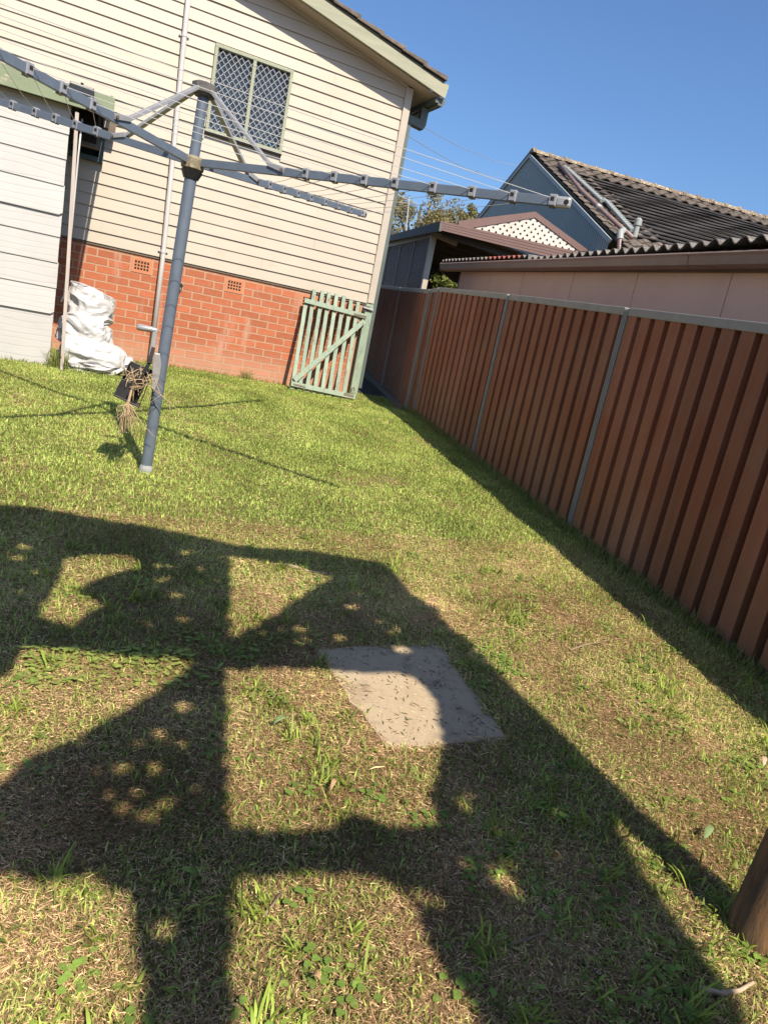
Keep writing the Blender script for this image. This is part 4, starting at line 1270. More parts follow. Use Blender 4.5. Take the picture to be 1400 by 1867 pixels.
# cladding: vertical ribs, each sheet a part
sa, _, za = to_f(ap); sr, _, zr_ = to_f(er); sl2, _, zl = to_f(el_)
kR = (za - zr_) / (sa - sr); kL = (za - zl) / (sl2 - sa)
def gable_z(s):
    return za - kR * (sa - s) if s < sa else za - kL * (s - sa)
s = sr - 0.0
while s < sa + 4.5:
    e = s + 0.80
    V = []; F = []; top_ = []
    n = 10
    cols = []
    for i in range(n):
        q = s + 0.8 * i / n
        cols += [(q, 0.0), (q + 0.056, 0.0), (q + 0.060, 0.012), (q + 0.076, 0.012)]
    cols.append((e, 0.0))
    cols = sorted(set([c for c in cols] + ([(sa, 0.0)] if s < sa < e else [])))
    for (q, d) in cols:
        V += [fw(q, ND + d, 0.5), fw(q, ND + d, gable_z(q) - 0.01)]
    for i in range(len(cols) - 1):
        F.append((2 * i, 2 * i + 1, 2 * i + 3, 2 * i + 2))
    mb = MB(); mb.add(V, F); mb.build('cladding_sheet', 'blue_cladding', nh)
    s = e
mb = MB(); mb.prism([fw(sr - .05, ND - 0.03, gable_z(sr - .05) - 0.085), fw(sa, ND - 0.03, za - 0.07), fw(sa, ND - 0.03, za + 0.015), fw(sr - 0.10, ND - 0.03, gable_z(sr - .10) + 0.0)], E2 * 0.03); mb.build('barge_flashing', 'blue_trim', nh)
mb = MB(); mb.prism([fw(sa, ND - 0.03, za - 0.07), fw(sa + 4.5, ND - 0.03, gable_z(sa + 4.5) - 0.07), fw(sa + 4.5, ND - 0.03, gable_z(sa + 4.5) + 0.015), fw(sa, ND - 0.03, za + 0.015)], E2 * 0.029); mb.build('barge_flashing', 'blue_trim', nh)
# roof planes
R0 = fw(sa, ND - 0.02, za + 0.03)                      # ridge start
dn = fw(sr, ND, zr_) - fw(sa, ND, za); LS = np.linalg.norm(dn); dn /= LS
nr = np.cross(rd, dn); nr /= np.linalg.norm(nr)
if nr[2] < 0:
    nr = -nr
LS = LS + 0.35
def rp(u, v, h=0.0):                                   # u along ridge, v down the slope, h above
    return R0 + rd * u + dn * v + nr * h
mb = MB(); mb.prism([rp(0.12, 0.02), rp(13, 0.02), rp(13, LS), rp(0.12, LS)], nr * -0.05); mb.build('roof_deck', 'carport_dark', nh)
dl = fw(sa + 4.5, ND, gable_z(sa + 4.5)) - fw(sa, ND, za)
mb = MB(); mb.prism([R0 + nr * 0.02, R0 + rd * 13 + nr * 0.02, R0 + rd * 13 + dl, R0 + dl], E3 * 0.05); mb.build('roof_far_side', 'roof_tile', nh)
# one concrete tile with an S profile
TW, TL = 0.30, 0.335
def tile_mesh():
    V = []; F = []
    n = 8
    for v_, h in ((0.0, 0.0), (TL + 0.06, 0.030)):
        for i in range(n + 1):
            x = TW * 1.02 * i / n
            pf = 0.022 * math.sin(2 * math.pi * i / n * 1.0)
            q = rd * x + dn * v_ + nr * (h + pf + 0.02)
            V.append(tuple(q))
    for i in range(n):
        F.append((i, i + n + 1, i + n + 2, i + 1))
    k = len(V)
    for i in range(n + 1):
        q = np.array(V[n + 1 + i]) - nr * 0.024
        V.append(tuple(q))
    for i in range(n):
        F.append((n + 1 + i, k + i, k + i + 1, n + 2 + i))
    # left edge face
    mb = MB(); mb.add(V, F)
    return mb.data('roof_tile', 'roof_tile')
tmesh = tile_mesh()
nrow = int(LS / TL)
cnt = 0
for row in range(nrow + 1):
    for col in range(0, 24):
        u = 0.10 + col * TW; v_ = row * TL
        near_ridge = row < 2; left = col < 4
        bottom = row >= nrow - 2 and col < 12
        if not (near_ridge or left or bottom):
            continue
        if near_ridge and col > 22:
            continue
        o = place('roof_tile', tmesh, nh, tuple(rp(u, v_) + nr * random.uniform(-.004, .006)))
        cnt += 1
# ridge caps
cap_len = 0.40
for i in range(19):
    mb = MB()
    c0 = R0 + rd * (0.02 + i * cap_len) + E3 * (0.055 + random.uniform(-.006, .006)); c1 = c0 + rd * (cap_len + 0.03)
    side_ = np.cross(rd, E3)
    V = []; F = []
    n = 8
    for c_, w_ in ((c0, 0.125), (c0 + rd * 0.06, 0.150 + random.uniform(-.012, .012)), (c0 + rd * 0.075, 0.122), (c1, 0.115)):
        for j in range(n + 1):
            a = math.pi * j / n
            V.append(tuple(c_ + side_ * w_ * math.cos(a) * 1.2 + E3 * (w_ * 0.85 * math.sin(a) - 0.06)))
    for r_i in range(3):
        for j in range(n):
            a = r_i * (n + 1) + j
            F.append((a, a + 1, a + n + 2, a + n + 1))
    F.append(tuple(range(n + 1)))
    mb.add(V, F); mb.build('ridge_tile', 'ridge_tile', nh)

# pool-heating strips lying on that roof
mat_t = thing('solar_heating_mat', 'black ribbed solar heating strips laid across the tiled roof', 'solar mat', rp(3.5, 2.5))
def on_roof(p, h=0.0):
    return on_plane(p, R0 + nr * h, nr)
def ruv(p, h=0.0):
    q = on_roof(p, h) - R0
    # solve in (rd, dn) basis
    G = np.array([[rd @ rd, rd @ dn], [rd @ dn, dn @ dn]])
    return np.linalg.solve(G, [q @ rd, q @ dn])
hA = ruv((1028, 305), .06); hB = ruv((1096, 368), .06); hC = ruv((1100, 365), .06); hD = ruv((1150, 422), .06)
v = hA[1] + 0.05; i = 0
while v < hD[1] + 0.02:
    u0 = (hA[0] + (hB[0] - hA[0]) * (v - hA[1]) / (hB[1] - hA[1]) if v < hB[1] else hC[0] + (hD[0] - hC[0]) * (v - hC[1]) / (hD[1] - hC[1])) + 0.06
    wst = 0.262
    V = []; F = []
    ns, nu = 13, 26
    for a in range(nu + 1):
        u = u0 + (9.0 - u0) * a / nu
        wob = 0.012 * math.sin(a * 1.3 + i * 2.1) + 0.010 * math.sin(a * 0.55 + i)
        for b in range(ns):
            f_ = b / (ns - 1)
            q = rp(u, v + wob + wst * f_, 0.035 + 0.040 * f_ + 0.004 * (b % 2) + 0.012 * f_ * math.sin(a * 1.7 + i * 1.9))
            V.append(tuple(q))
    for a in range(nu):
        for b in range(ns - 1):
            k = a * ns + b
            F.append((k, k + 1, k + ns + 1, k + ns))
    mb = MB(); mb.add(V, F); o = mb.build('heating_strip', 'mat_black', mat_t)
    so = o.modifiers.new('gauge', 'SOLIDIFY'); so.thickness = 0.012
    mb = MB(); mb.obox(rp(u0 + .02, v + wst - 0.03, 0.0), rp(9.0, v + wst - 0.03, 0.0) - rp(u0 + .02, v + wst - 0.03, 0.0), dn * 0.012, nr * 0.052); mb.build('strip_shadow', 'dark_void', mat_t)  # near-black skirt painted as the shadow under each strip edge
    v += 0.285; i += 1
for (a, b) in ((hA, hB), (hC, hD)):
    mb = MB(); A_ = rp(a[0], a[1], .085); B_ = rp(b[0], b[1], .085); mb.tube([A_, B_], 0.035, 12); hd = mb.build('manifold', 'pipe_grey', mat_t)
    nst = 17
    mb = MB()
    for q in range(nst):
        c_ = A_ + (B_ - A_) * (q + .5) / nst
        mb.beam(c_ + rd * 0.02, c_ + rd * 0.11, 0.045, 0.04, up=nr)
    mb.build('manifold_stubs', 'pipe_grey', hd)
pw = thing('pool_pipe', 'brown plastic pipe running down the tiled roof beside the heating strips', 'pipe', rp(1, 2))
P0 = on_roof((1019, 297), .10); P1 = on_roof((1060, 347), .10); P2 = on_roof((1105, 390), .10); P3 = on_roof((1152, 432), .10)
mb = MB(); mb.tube([P0, P1, P2, P3], 0.042, 12); mb.build('pipe', 'pipe_brown', pw, smooth=True)
mb = MB(); c_ = on_roof((1092, 377), .10); mb.tube([c_ - (P2 - P1) * .04, c_ + (P2 - P1) * .06], 0.052, 12); mb.build('coupling', 'line_white', pw)
Q0 = on_roof((1138, 420), .12); Q1 = on_roof((1130, 426), .10); Q2 = Q1 - E3 * 0.55 - E1 * 0.25
mb = MB(); mb.tube([Q0, Q1, Q2], 0.046, 12); mb.build('drop_pipe', 'pipe_brown', pw)
mb = MB(); mb.tube([Q0 + rd * -.02, Q1 + E3 * .02, Q1 - E3 * .10 - E1 * .05], 0.058, 12); mb.build('elbow', 'pipe_grey', pw)
V0 = on_roof((1156, 432), .06)
vp = thing('roof_vent', 'grey capped vent pipe standing at the foot of the tiled roof', 'vent pipe', V0)
mb = MB(); mb.tube([V0, V0 + E3 * 0.26], 0.05, 12); mb.build('pipe', 'pipe_grey', vp)
mb = MB(); mb.tube([V0 + E3 * 0.20, V0 + E3 * 0.30, V0 + E3 * 0.33], [0.068, 0.066, 0.03], 12); mb.build('cap', 'pipe_grey', vp)
# eave fascia of that house over the garage
q0 = rp(0.3, LS - 0.02, -0.02); q1 = rp(13, LS - 0.02, -0.02)
mb = MB(); mb.obox(q0, q1 - q0, [0, 0, -0.16], E1 * 0.03); mb.build('eave_fascia', 'carport_brown', nh)
mb = MB(); mb.prism([fw(sr - .2, ND + .1, 0), fw(sr - .2, ND + 12, 0), fw(sr - .2, ND + 12, zr_ - .2), fw(sr - .2, ND + .1, zr_ - .2)], E1 * .1); mb.build('front_wall', 'blue_cladding', nh)

# =================================================================== TREES BEHIND
def leaf_cloud(name, mat, parent, centers, per, leaf, cols, seed, spread):
    rg = np.random.default_rng(seed)
    N = len(centers) * per
    C_ = np.repeat(np.array(centers), per, 0)
    sp = np.repeat(np.array(spread), per)
    off = rg.normal(size=(N, 3)); off *= (sp * rg.random(N) ** 0.45 / np.linalg.norm(off, axis=1))[:, None]
    P = C_ + off
    a = rg.normal(size=(N, 3)); a[:, 2] -= 0.7; a /= np.linalg.norm(a, axis=1)[:, None]
    b = rg.normal(size=(N, 3)); b -= a * (a * b).sum(1)[:, None]; b /= np.linalg.norm(b, axis=1)[:, None]
    L = (leaf[0] * (0.6 + 0.8 * rg.random(N)))[:, None]; W = (leaf[1] * (0.6 + 0.8 * rg.random(N)))[:, None]
    V = np.stack([P, P + a * L * .45 + b * W, P + a * L, P + a * L * .45 - b * W], 1).reshape(-1, 3)
    t = rg.random((N, 1)) ** 1.2
    shade = (0.75 + 0.5 * rg.random((N, 1)))
    c0, c1 = np.array(cols[0]), np.array(cols[1])
    colr = (c0 * (1 - t) + c1 * t) * shade
    return raw_mesh(name, mat, parent, V, np.arange(4 * N).reshape(-1, 4), np.repeat(colr, 4, 0))
def raw_mesh(name, mat, parent, V, F, colr, smooth=False):
    me = bpy.data.meshes.new(name)
    nV, nF = len(V), len(F)
    k = F.shape[1]
    me.vertices.add(nV); me.vertices.foreach_set('co', np.ascontiguousarray(V, dtype=np.float32).ravel())
    me.loops.add(nF * k); me.loops.foreach_set('vertex_index', np.ascontiguousarray(F, dtype=np.int32).ravel())
    me.polygons.add(nF); me.polygons.foreach_set('loop_start', np.arange(0, nF * k, k, dtype=np.int32))
    me.polygons.foreach_set('loop_total', np.full(nF, k, dtype=np.int32))
    at_ = me.color_attributes.new('tint', 'FLOAT_COLOR', 'POINT')
    rgba = np.concatenate([colr, np.ones((nV, 1))], 1).astype(np.float32)
    at_.data.foreach_set('color', rgba.ravel())
    me.update(calc_edges=True)
    me.materials.append(M[mat])
    return place(name, me, parent, smooth=smooth)
def far_tree(label, px, dist, rad, seed, nclump, per, cols, leaf, squash=0.75):
    c = CAM_C + ray(px) * dist
    base = np.array([c[0] + 0.4, c[1] + 0.3, 0.8])
    tr = thing('gum_tree', label, 'tree', base)
    rr = random.Random(seed)
    mb = MB()
    mb.tube([base - [0, 0, 1.5], base + (c - base) * 0.45 + [0.15, 0, 0], c - [0, 0, rad * 0.2], c + [0, 0, rad * .5]], [0.28, 0.22, 0.13, 0.04], 9)
    cents = []; spr = []
    for i in range(nclump):
        a = rr.uniform(0, 6.283); r = rad * math.sqrt(rr.random()); h = rr.uniform(-0.9, 1.0)
        q = c + np.array([r * math.cos(a), r * math.sin(a), h * rad * squash * math.sqrt(max(0.05, 1 - (r / rad) ** 2))])
        cents.append(q); spr.append(rad * rr.uniform(0.12, 0.24))
        if i % 2 == 0:
            s0_ = c - [0, 0, rad * rr.uniform(0.1, 0.5)]
            mb.tube([s0_, (s0_ + q) / 2 + [0, 0, rad * .08], q], [0.06, 0.04, 0.015], 5)
    mb.build('trunk', 'bark', tr)
    leaf_cloud('crown', 'tree_leaf', tr, cents, per, leaf, cols, seed, spr)
far_tree('tall olive gum tree behind the carport roof', (756, 434), 34, 3.1, 5, 70, 300, ((0.12, 0.115, 0.045), (0.33, 0.27, 0.12)), (0.15, 0.032))
far_tree('smaller olive gum tree low behind the carport', (838, 408), 42, 1.6, 8, 26, 200, ((0.12, 0.12, 0.045), (0.31, 0.27, 0.12)), (0.16, 0.035))
bush_c = on_s((822, 512), CS + 0.5)
bush = thing('green_shrub', 'leafy green shrub seen under the carport above the fence', 'shrub', (bush_c[0], bush_c[1], 0.2))
mb = MB(); mb.tube([(bush_c[0], bush_c[1], 0.0), (bush_c[0], bush_c[1], 1.0), tuple(bush_c)], [0.05, 0.04, 0.02], 7); mb.build('stem', 'bark', bush)
rr = random.Random(6)
cents = [bush_c + np.array([rr.gauss(0, .13), rr.gauss(0, .10), rr.uniform(-.7, .04)]) for i in range(40)]
leaf_cloud('foliage', 'tree_leaf', bush, cents, 90, (0.07, 0.018), ((0.07, 0.10, 0.015), (0.24, 0.26, 0.06)), 12, [0.12] * 40)

an_t = CAM_C + ray((746, 358)) * 26; an_b = CAM_C + ray((735, 476)) * 26
ant = thing('tv_antenna', 'thin television antenna mast rising in front of the gum tree', 'antenna', an_b - [0, 0, 4])
mb = MB(); mb.tube([an_b - E3 * 4.5, an_b, an_t], 0.022, 8); mb.build('mast', 'wire_grey', ant)
mb = MB(); aa = CAM_C + ray((719, 352)) * 26; ab = CAM_C + ray((762, 372)) * 26
mb.tube([aa, ab], 0.018, 6)
mb.build('boom', 'wire_grey', ant)
mb = MB(); ac = CAM_C + ray((727, 369)) * 26; mb.tube([ac, an_t + (an_b - an_t) * .1], 0.014, 6); mb.build('element', 'wire_grey', ant)
# overhead service wires from the house eave
for lab, a, b in [('upper faint overhead wire from the house corner across the sky', (742, 211), (952, 301)), ('lower faint overhead wire crossing the sky above the hoist arm', (738, 243), (930, 325))]:
    A_ = on_y(a, 0.6); B_ = on_f(b, ND + 2.0)
    mb = MB(); mb.tube([A_ + (B_ - A_) * t - E3 * 0.25 * 4 * t * (1 - t) * 0.6 for t in np.linspace(0, 1, 12)], 0.005, 5)
    tag(mb.build('overhead_wire', 'wire_grey', None), lab, 'wire')

# =================================================================== CONCRETE SLAB
sc_ = [on_ground(q) for q in ((572, 1187), (797, 1173), (925, 1350), (705, 1368))]
mb = MB(); rr = random.Random(3)
ring = []
for i in range(4):
    A_, B_ = sc_[i], sc_[(i + 1) % 4]
    for t in np.linspace(0, 1, 13)[:-1]:
        q = A_ + (B_ - A_) * t
        ring.append(np.array([q[0] + rr.gauss(0, .004), q[1] + rr.gauss(0, .004), gz(q[1]) + 0.003]))
mb.prism([r_ - [0, 0, 0.06] for r_ in ring], (0, 0, 0.066))
tag(mb.build('concrete_slab', 'concrete', None), 'square concrete paving slab set in the lawn, half shaded', 'paving slab')
SLAB = [(q[0], q[1]) for q in sc_]

# =================================================================== LAWN
def in_poly(x, y, poly):
    c = np.zeros(len(x), bool); n = len(poly)
    for i in range(n):
        x1, y1 = poly[i]; x2, y2 = poly[(i + 1) % n]
        cond = (y1 > y) != (y2 > y)
        with np.errstate(divide='ignore', invalid='ignore'):
            xi = (x2 - x1) * (y - y1) / (y2 - y1 + 1e-12) + x1
        c ^= cond & (x < xi)
    return c
def fence_x(y):
    return np.where(y < -0.75, FO[0] + (y - FO[1]) * math.tan(FA), FO[0] + (y - FO[1]) * math.tan(FA) - 0.02)
def lawn_mask(x, y):
    ok = (x < fence_x(y) - 0.015) & ((y < -0.02) | ((x > 2.2) & (y < 0.4)))
    ok &= ~((y > YS - 0.02) & (x < SX1 + 0.0))
    return ok
def visible(x, y, margin=0.14):
    d = np.stack([x - CAM_C[0], y - CAM_C[1], SL * y - CAM_C[2]], -1)
    z = d @ CAM_D; u = d @ CAM_R / z * CAM_F; w = d @ CAM_U / z * CAM_F
    return (z > 0.25) & (np.abs(u) < 0.5 + margin) & (np.abs(w) < 0.667 + margin)
def greenness(x, y):
    """1 = lush green lawn, 0 = bare straw and soil"""
    g = fbm(x, y, 0.55, 41) * 0.62 + fbm(x, y, 0.17, 51) * 0.45
    trend = np.interp(y, [-8.6, -7.4, -6.4, -5.6, -4.8, -3.0, -1.0], [0.04, 0.05, 0.11, 0.17, 0.19, 0.20, 0.16])
    right = np.interp(x - fence_x(y), [-1.4, -0.6, 0.0], [0.0, -0.02, 0.02])
    return np.clip((g + trend + right - 0.36) * 3.2, 0, 1)
def blades(name, n, lrange, wrange, colA, colB, keep, mat, seed, lean=0.6, flat_=False, yr=(-8.75, 0.35), simple=False):
    rg = np.random.default_rng(seed)
    y = rg.uniform(yr[0], yr[1], n); x = rg.uniform(-3.6, 2.75, n)
    ok = lawn_mask(x, y) & visible(x, y)
    scx = sum(q[0] for q in SLAB) / 4; scy = sum(q[1] for q in SLAB) / 4
    kk = 1.035 + 0.30 * np.clip(vnoise(x, y, 0.09, 17) - 0.45, 0, 1)
    slab = in_poly(scx + (x - scx) * kk, scy + (y - scy) * kk, SLAB)
    ok &= ~slab if not flat_ else (~slab | (rg.random(n) < 0.022))
    x, y, slab = x[ok], y[ok], slab[ok]
    g = greenness(x, y)
    k = rg.random(len(x)) < keep(g, x, y)
    x, y, g, slab = x[k], y[k], g[k], slab[k]
    N = len(x)
    z = gza(y) + undul(x, y) - 0.002 + np.where(slab, 0.02, 0)
    a = rg.uniform(0, 2 * math.pi, N)
    L = rg.uniform(*lrange, N) * (0.8 + 0.4 * vnoise(x, y, 0.3, 77)); W = rg.uniform(*wrange, N)
    dirv = np.stack([np.cos(a), np.sin(a), np.zeros(N)], 1); sd = np.stack([-np.sin(a), np.cos(a), np.zeros(N)], 1)
    P = np.stack([x, y, z], 1); up = np.array([0, 0, 1.0])
    if flat_:
        tilt = rg.normal(0, 0.13, N)
        d = dirv * np.cos(tilt)[:, None] + up * np.sin(tilt)[:, None]
        P = P + up * rg.uniform(0.004, 0.020, N)[:, None]
        P[slab, 2] = z[slab] + 0.001
        d[slab] = dirv[slab]
        mid = P + d * (L * .5)[:, None] + sd * (L * rg.normal(0, .10, N))[:, None]
        tip = P + d * L[:, None]
        sd2 = sd * 0.75 + up * (rg.normal(0, .5, N))[:, None]
    else:
        ln = np.clip(rg.normal(lean, 0.28, N), 0.05, 1.3)
        mid = P + dirv * (np.sin(ln * .55) * L * .55)[:, None] + up * (np.cos(ln * .55) * L * .55)[:, None]
        tip = mid + dirv * (np.sin(ln * 1.45) * L * .5)[:, None] + up * (np.cos(ln * 1.45) * L * .5)[:, None]
        sd2 = sd
    w = (W / 2)[:, None]
    t = np.clip(rg.normal(0.5, 0.30, N) + (fbm(x, y, 0.4, 63) - 0.5) * 0.9, 0, 1)[:, None]
    if flat_:
        t = t ** 2.0
    c = np.array(colA) * (1 - t) + np.array(colB) * t
    c = c * (0.58 + 0.80 * rg.random((N, 1)))
    if simple:
        V = np.stack([P - sd2 * w, P + sd2 * w, tip], 1).reshape(-1, 3)
        o = raw_mesh(name, mat, None, V, np.arange(3 * N).reshape(-1, 3), np.repeat(c, 3, 0))
        stuff(o); o['category'] = 'grass'
        return o, N
    V = np.stack([P - sd * w * .8, P + sd * w * .8, mid + sd2 * w, mid - sd2 * w, tip], 1).reshape(-1, 3)
    i = np.arange(N)[:, None] * 5
    F = np.concatenate([i + [0, 1, 2], i + [0, 2, 3], i + [3, 2, 4]], 0)
    o = raw_mesh(name, mat, None, V, F, np.repeat(c, 5, 0))
    stuff(o)
    o['category'] = 'grass'
    return o, N
far_k = lambda g, x, y: np.clip(0.25 + 0.9 * g, 0, 1) * np.interp(y, [-8.6, -6.8, -5.6, -4.5], [0.85, 0.85, 0.95, 1.0])
o, n1 = blades('grass', 720000, (0.016, 0.035), (0.0027, 0.0050), (0.155, 0.230, 0.034), (0.55, 0.65, 0.165), far_k, 'grass_blade', 101, lean=0.8)
o['label'] = 'short sunlit green lawn grass covering the yard'
SCOL = ((0.23, 0.128, 0.062), (0.95, 0.67, 0.37))
o, n2 = blades('dry_grass', 2300000, (0.007, 0.024), (0.0010, 0.0022), *SCOL,
               lambda g, x, y: np.clip(1.0 - 0.6 * g, 0.1, 1), 'dry_blade', 202, flat_=True, yr=(-8.75, -5.6), simple=True)
o['label'] = 'fine straw coloured thatch covering the near lawn'
o, n2b = blades('dry_grass', 160000, (0.012, 0.045), (0.0016, 0.0032), *SCOL,
               lambda g, x, y: np.clip(0.95 - 0.7 * g, 0.1, 1), 'dry_blade', 222, flat_=True, yr=(-5.8, -0.05))
o['label'] = 'scattered mown straw lying in the far lawn'
o, n2c = blades('grass_clippings', 14000, (0.025, 0.065), (0.0012, 0.0026), *SCOL,
               lambda g, x, y: np.clip(1.0 - 0.6 * g, 0.1, 1), 'dry_blade', 242, flat_=True, yr=(-8.75, -4.8))
o['label'] = 'long dry clippings strewn over the near lawn'
o, n3 = blades('long_grass', 110000, (0.020, 0.040), (0.0028, 0.0052), (0.14, 0.20, 0.03), (0.40, 0.45, 0.10),
               lambda g, x, y: (fbm(x, y, 0.16, 123) > 0.55) * np.clip(g * 1.2 + 0.25, 0, 1) * np.interp(y, [-8.6, -7, -5.5, -4], [1, .9, .25, .05]), 'grass_blade', 303, lean=0.6)
o['label'] = 'longer green grass tufts in the near lawn'

def near_edges():
    """taller unmown grass along walls, posts and fence foot"""
    rg = np.random.default_rng(404)
    Ps = []; Ls = []
    def strip(a, b, n, w, l0, l1):
        t = rg.random(n)[:, None]
        Pq = np.array(a) * (1 - t) + np.array(b) * t + rg.normal(0, w, (n, 2))
        Ps.append(Pq); Ls.append(rg.uniform(l0, l1, n))
    strip((-1.56, -1.70), (-1.44, -1.74), 260, 0.035, 0.08, 0.26)
    strip((-1.5, -1.68), (-0.85, -1.62), 420, 0.04, 0.04, 0.10)
    strip((-2.6, -1.70), (-1.6, -1.69), 300, 0.02, 0.03, 0.07)
    strip((0.62, -0.05), (0.70, -0.06), 60, 0.03, 0.08, 0.20)
    strip((-0.6, -0.04), (1.15, -0.05), 500, 0.02, 0.03, 0.08)
    strip((1.95, -0.28), (2.10, -0.22), 120, 0.03, 0.04, 0.14)
    strip((-0.80, -1.3), (-0.70, -1.2), 60, 0.05, 0.06, 0.22)
    for s0, s1, n in ((-2.4, 4.4, 6500),):
        A_ = fw(s0, -0.055, 0)[:2]; B_ = fw(s1, -0.055, 0)[:2]
        strip(A_, B_, n, 0.035, 0.03, 0.115)
    for s in (0.0, 2.03, 4.35):
        A_ = fw(s, -0.07, 0)[:2]; strip(A_, A_ + 0.02, 50, 0.04, 0.06, 0.15)
    P2 = np.concatenate(Ps); L = np.concatenate(Ls); N = len(L)
    z = gza(P2[:, 1]) - 0.004
    a = rg.uniform(0, 6.283, N); ln = np.clip(rg.normal(.55, .3, N), .05, 1.3)
    dirv = np.stack([np.cos(a), np.sin(a), np.zeros(N)], 1); sd = np.stack([-np.sin(a), np.cos(a), np.zeros(N)], 1); up = np.array([0, 0, 1.])
    P = np.concatenate([P2, z[:, None]], 1)
    mid = P + dirv * (np.sin(ln * .5) * L * .55)[:, None] + up * (np.cos(ln * .5) * L * .55)[:, None]
    tip = mid + dirv * (np.sin(ln * 1.5) * L * .5)[:, None] + up * (np.cos(ln * 1.5) * L * .5)[:, None]
    w = rg.uniform(.0015, .0028, N)[:, None]
    V = np.stack([P - sd * w, P + sd * w, mid + sd * w, mid - sd * w, tip], 1).reshape(-1, 3)
    i = np.arange(N)[:, None] * 5
    F = np.concatenate([i + [0, 1, 2], i + [0, 2, 3], i + [3, 2, 4]], 0)
    t = rg.random((N, 1)); c = (np.array([.13, .18, .035]) * (1 - t) + np.array([.36, .36, .12]) * t)
    o = raw_mesh('edge_grass', 'grass_blade', None, V, F, np.repeat(c, 5, 0))
    stuff(o); o['label'] = 'uncut grass along the walls, posts and fence foot'; o['category'] = 'grass'
near_edges()

def weeds():
    """broad-leaved rosettes and clover in the near lawn"""
    rg = np.random.default_rng(505)
    V = []; F = []; Cc = []
    def leaf(p, a, L, W, rise, droop, col, nseg=4, roundish=False):
        k = len(V)
        d = np.array([math.cos(a), math.sin(a), 0]); s = np.array([-math.sin(a), math.cos(a), 0])
        for i in range(nseg + 1):
            t = i / nseg
            w = W * (math.sin(math.pi * min(1, t * 0.93 + 0.07)) ** (0.55 if roundish else 0.85)) + 0.0004
            c = p + d * L * t + E3 * (L * (rise * t - droop * t * t))
            V.append(c - s * w); V.append(c + s * w)
            V[-1] = V[-1] + E3 * 0.15 * w; V[-2] = V[-2] + E3 * 0.15 * w
            Cc.append(col); Cc.append(col)
        for i in range(nseg):
            q = k + 2 * i
            F.append((q, q + 1, q + 3, q + 2))
    n = 0
    while n < 760:
        y = rg.uniform(-8.7, -5.6); x = rg.uniform(-2.2, 1.4)
        if rg.random() > np.interp(y, [-8.6, -7, -5.6], [1, .8, .15]):
            continue
        q = np.array([x]), np.array([y])
        if fbm(*q, 0.35, 211)[0] < rg.uniform(0.34, 0.62):
            continue
        if not (lawn_mask(*q)[0] and visible(*q)[0]) or in_poly(*q, SLAB)[0]:
            continue
        n += 1
        p = np.array([x, y, SL * y + float(undul(*q)[0]) + .002])
        kind = rg.random()
        g = rg.uniform(0.7, 1.25)
        if kind < 0.30:                                  # small strappy rosette
            m = rg.integers(5, 12); L0 = rg.uniform(.018, .040)
            for i in range(m):
                col = np.array([0.24, 0.31, 0.055]) * g * rg.uniform(.7, 1.4)
                leaf(p + np.append(rg.normal(0, .008, 2), 0), rg.uniform(0, 6.283), L0 * rg.uniform(.6, 1.3), rg.uniform(.0018, .0040), rg.uniform(.4, 1.5), rg.uniform(.3, 1.1), col)
        elif kind < 0.74:                                # leaning grass tuft
            m = rg.integers(10, 30); L0 = rg.uniform(.022, .046); a0 = rg.uniform(0, 6.283); spr = rg.uniform(.006, .022)
            for i in range(m):
                col = np.array([0.25, 0.32, 0.055]) * g * rg.uniform(.6, 1.5)
                leaf(p + np.append(rg.normal(0, spr, 2), 0), a0 + rg.normal(0, 1.1), L0 * rg.uniform(.5, 1.3), rg.uniform(.0013, .0029), rg.uniform(.6, 2.2), rg.uniform(.4, 1.4), col)
        elif kind < 0.89:                                # dock-like oval leaves
            m = rg.integers(3, 7)
            for i in range(m):
                col = np.array([0.23, 0.32, 0.075]) * g * rg.uniform(.75, 1.3)
                leaf(p, rg.uniform(0, 6.283), rg.uniform(.022, .050), rg.uniform(.005, .010), rg.uniform(.2, .9), rg.uniform(.2, .8), col, 5, True)
        else:                                            # clover patch
            for i in range(rg.integers(8, 22)):
                c = p + np.append(rg.normal(0, .03, 2), rg.uniform(.005, .02))
                col = np.array([0.20, 0.30, 0.06]) * g * rg.uniform(.75, 1.3)
                a0 = rg.uniform(0, 6.283)
                for j in range(3):
                    leaf(c, a0 + j * 2.094, .010, .0055, .15, .1, col, 3, True)
    # a bank of clover across the lit strip at left
    for i in range(330):
        X = on_ground((rg.uniform(40, 350), 1195 + 70 * rg.random() ** 1.8))
        c = X + np.array([rg.normal(0, .02), rg.normal(0, .02), rg.uniform(.006, .03)])
        col = np.array([0.30, 0.36, 0.085]) * rg.uniform(.7, 1.3); a0 = rg.uniform(0, 6.283)
        for j in range(2):
            leaf(c, a0 + j * 2.4, rg.uniform(.010, .018), rg.uniform(.005, .009), .15, .1, col, 3, True)
    V_ = np.array(V); Fq = np.array(F); C_ = np.array(Cc)
    o = raw_mesh('weeds', 'grass_blade', None, V_, Fq, C_)
    stuff(o); o['label'] = 'broad leaved weeds and clover in the patchy near lawn'; o['category'] = 'weeds'
weeds()

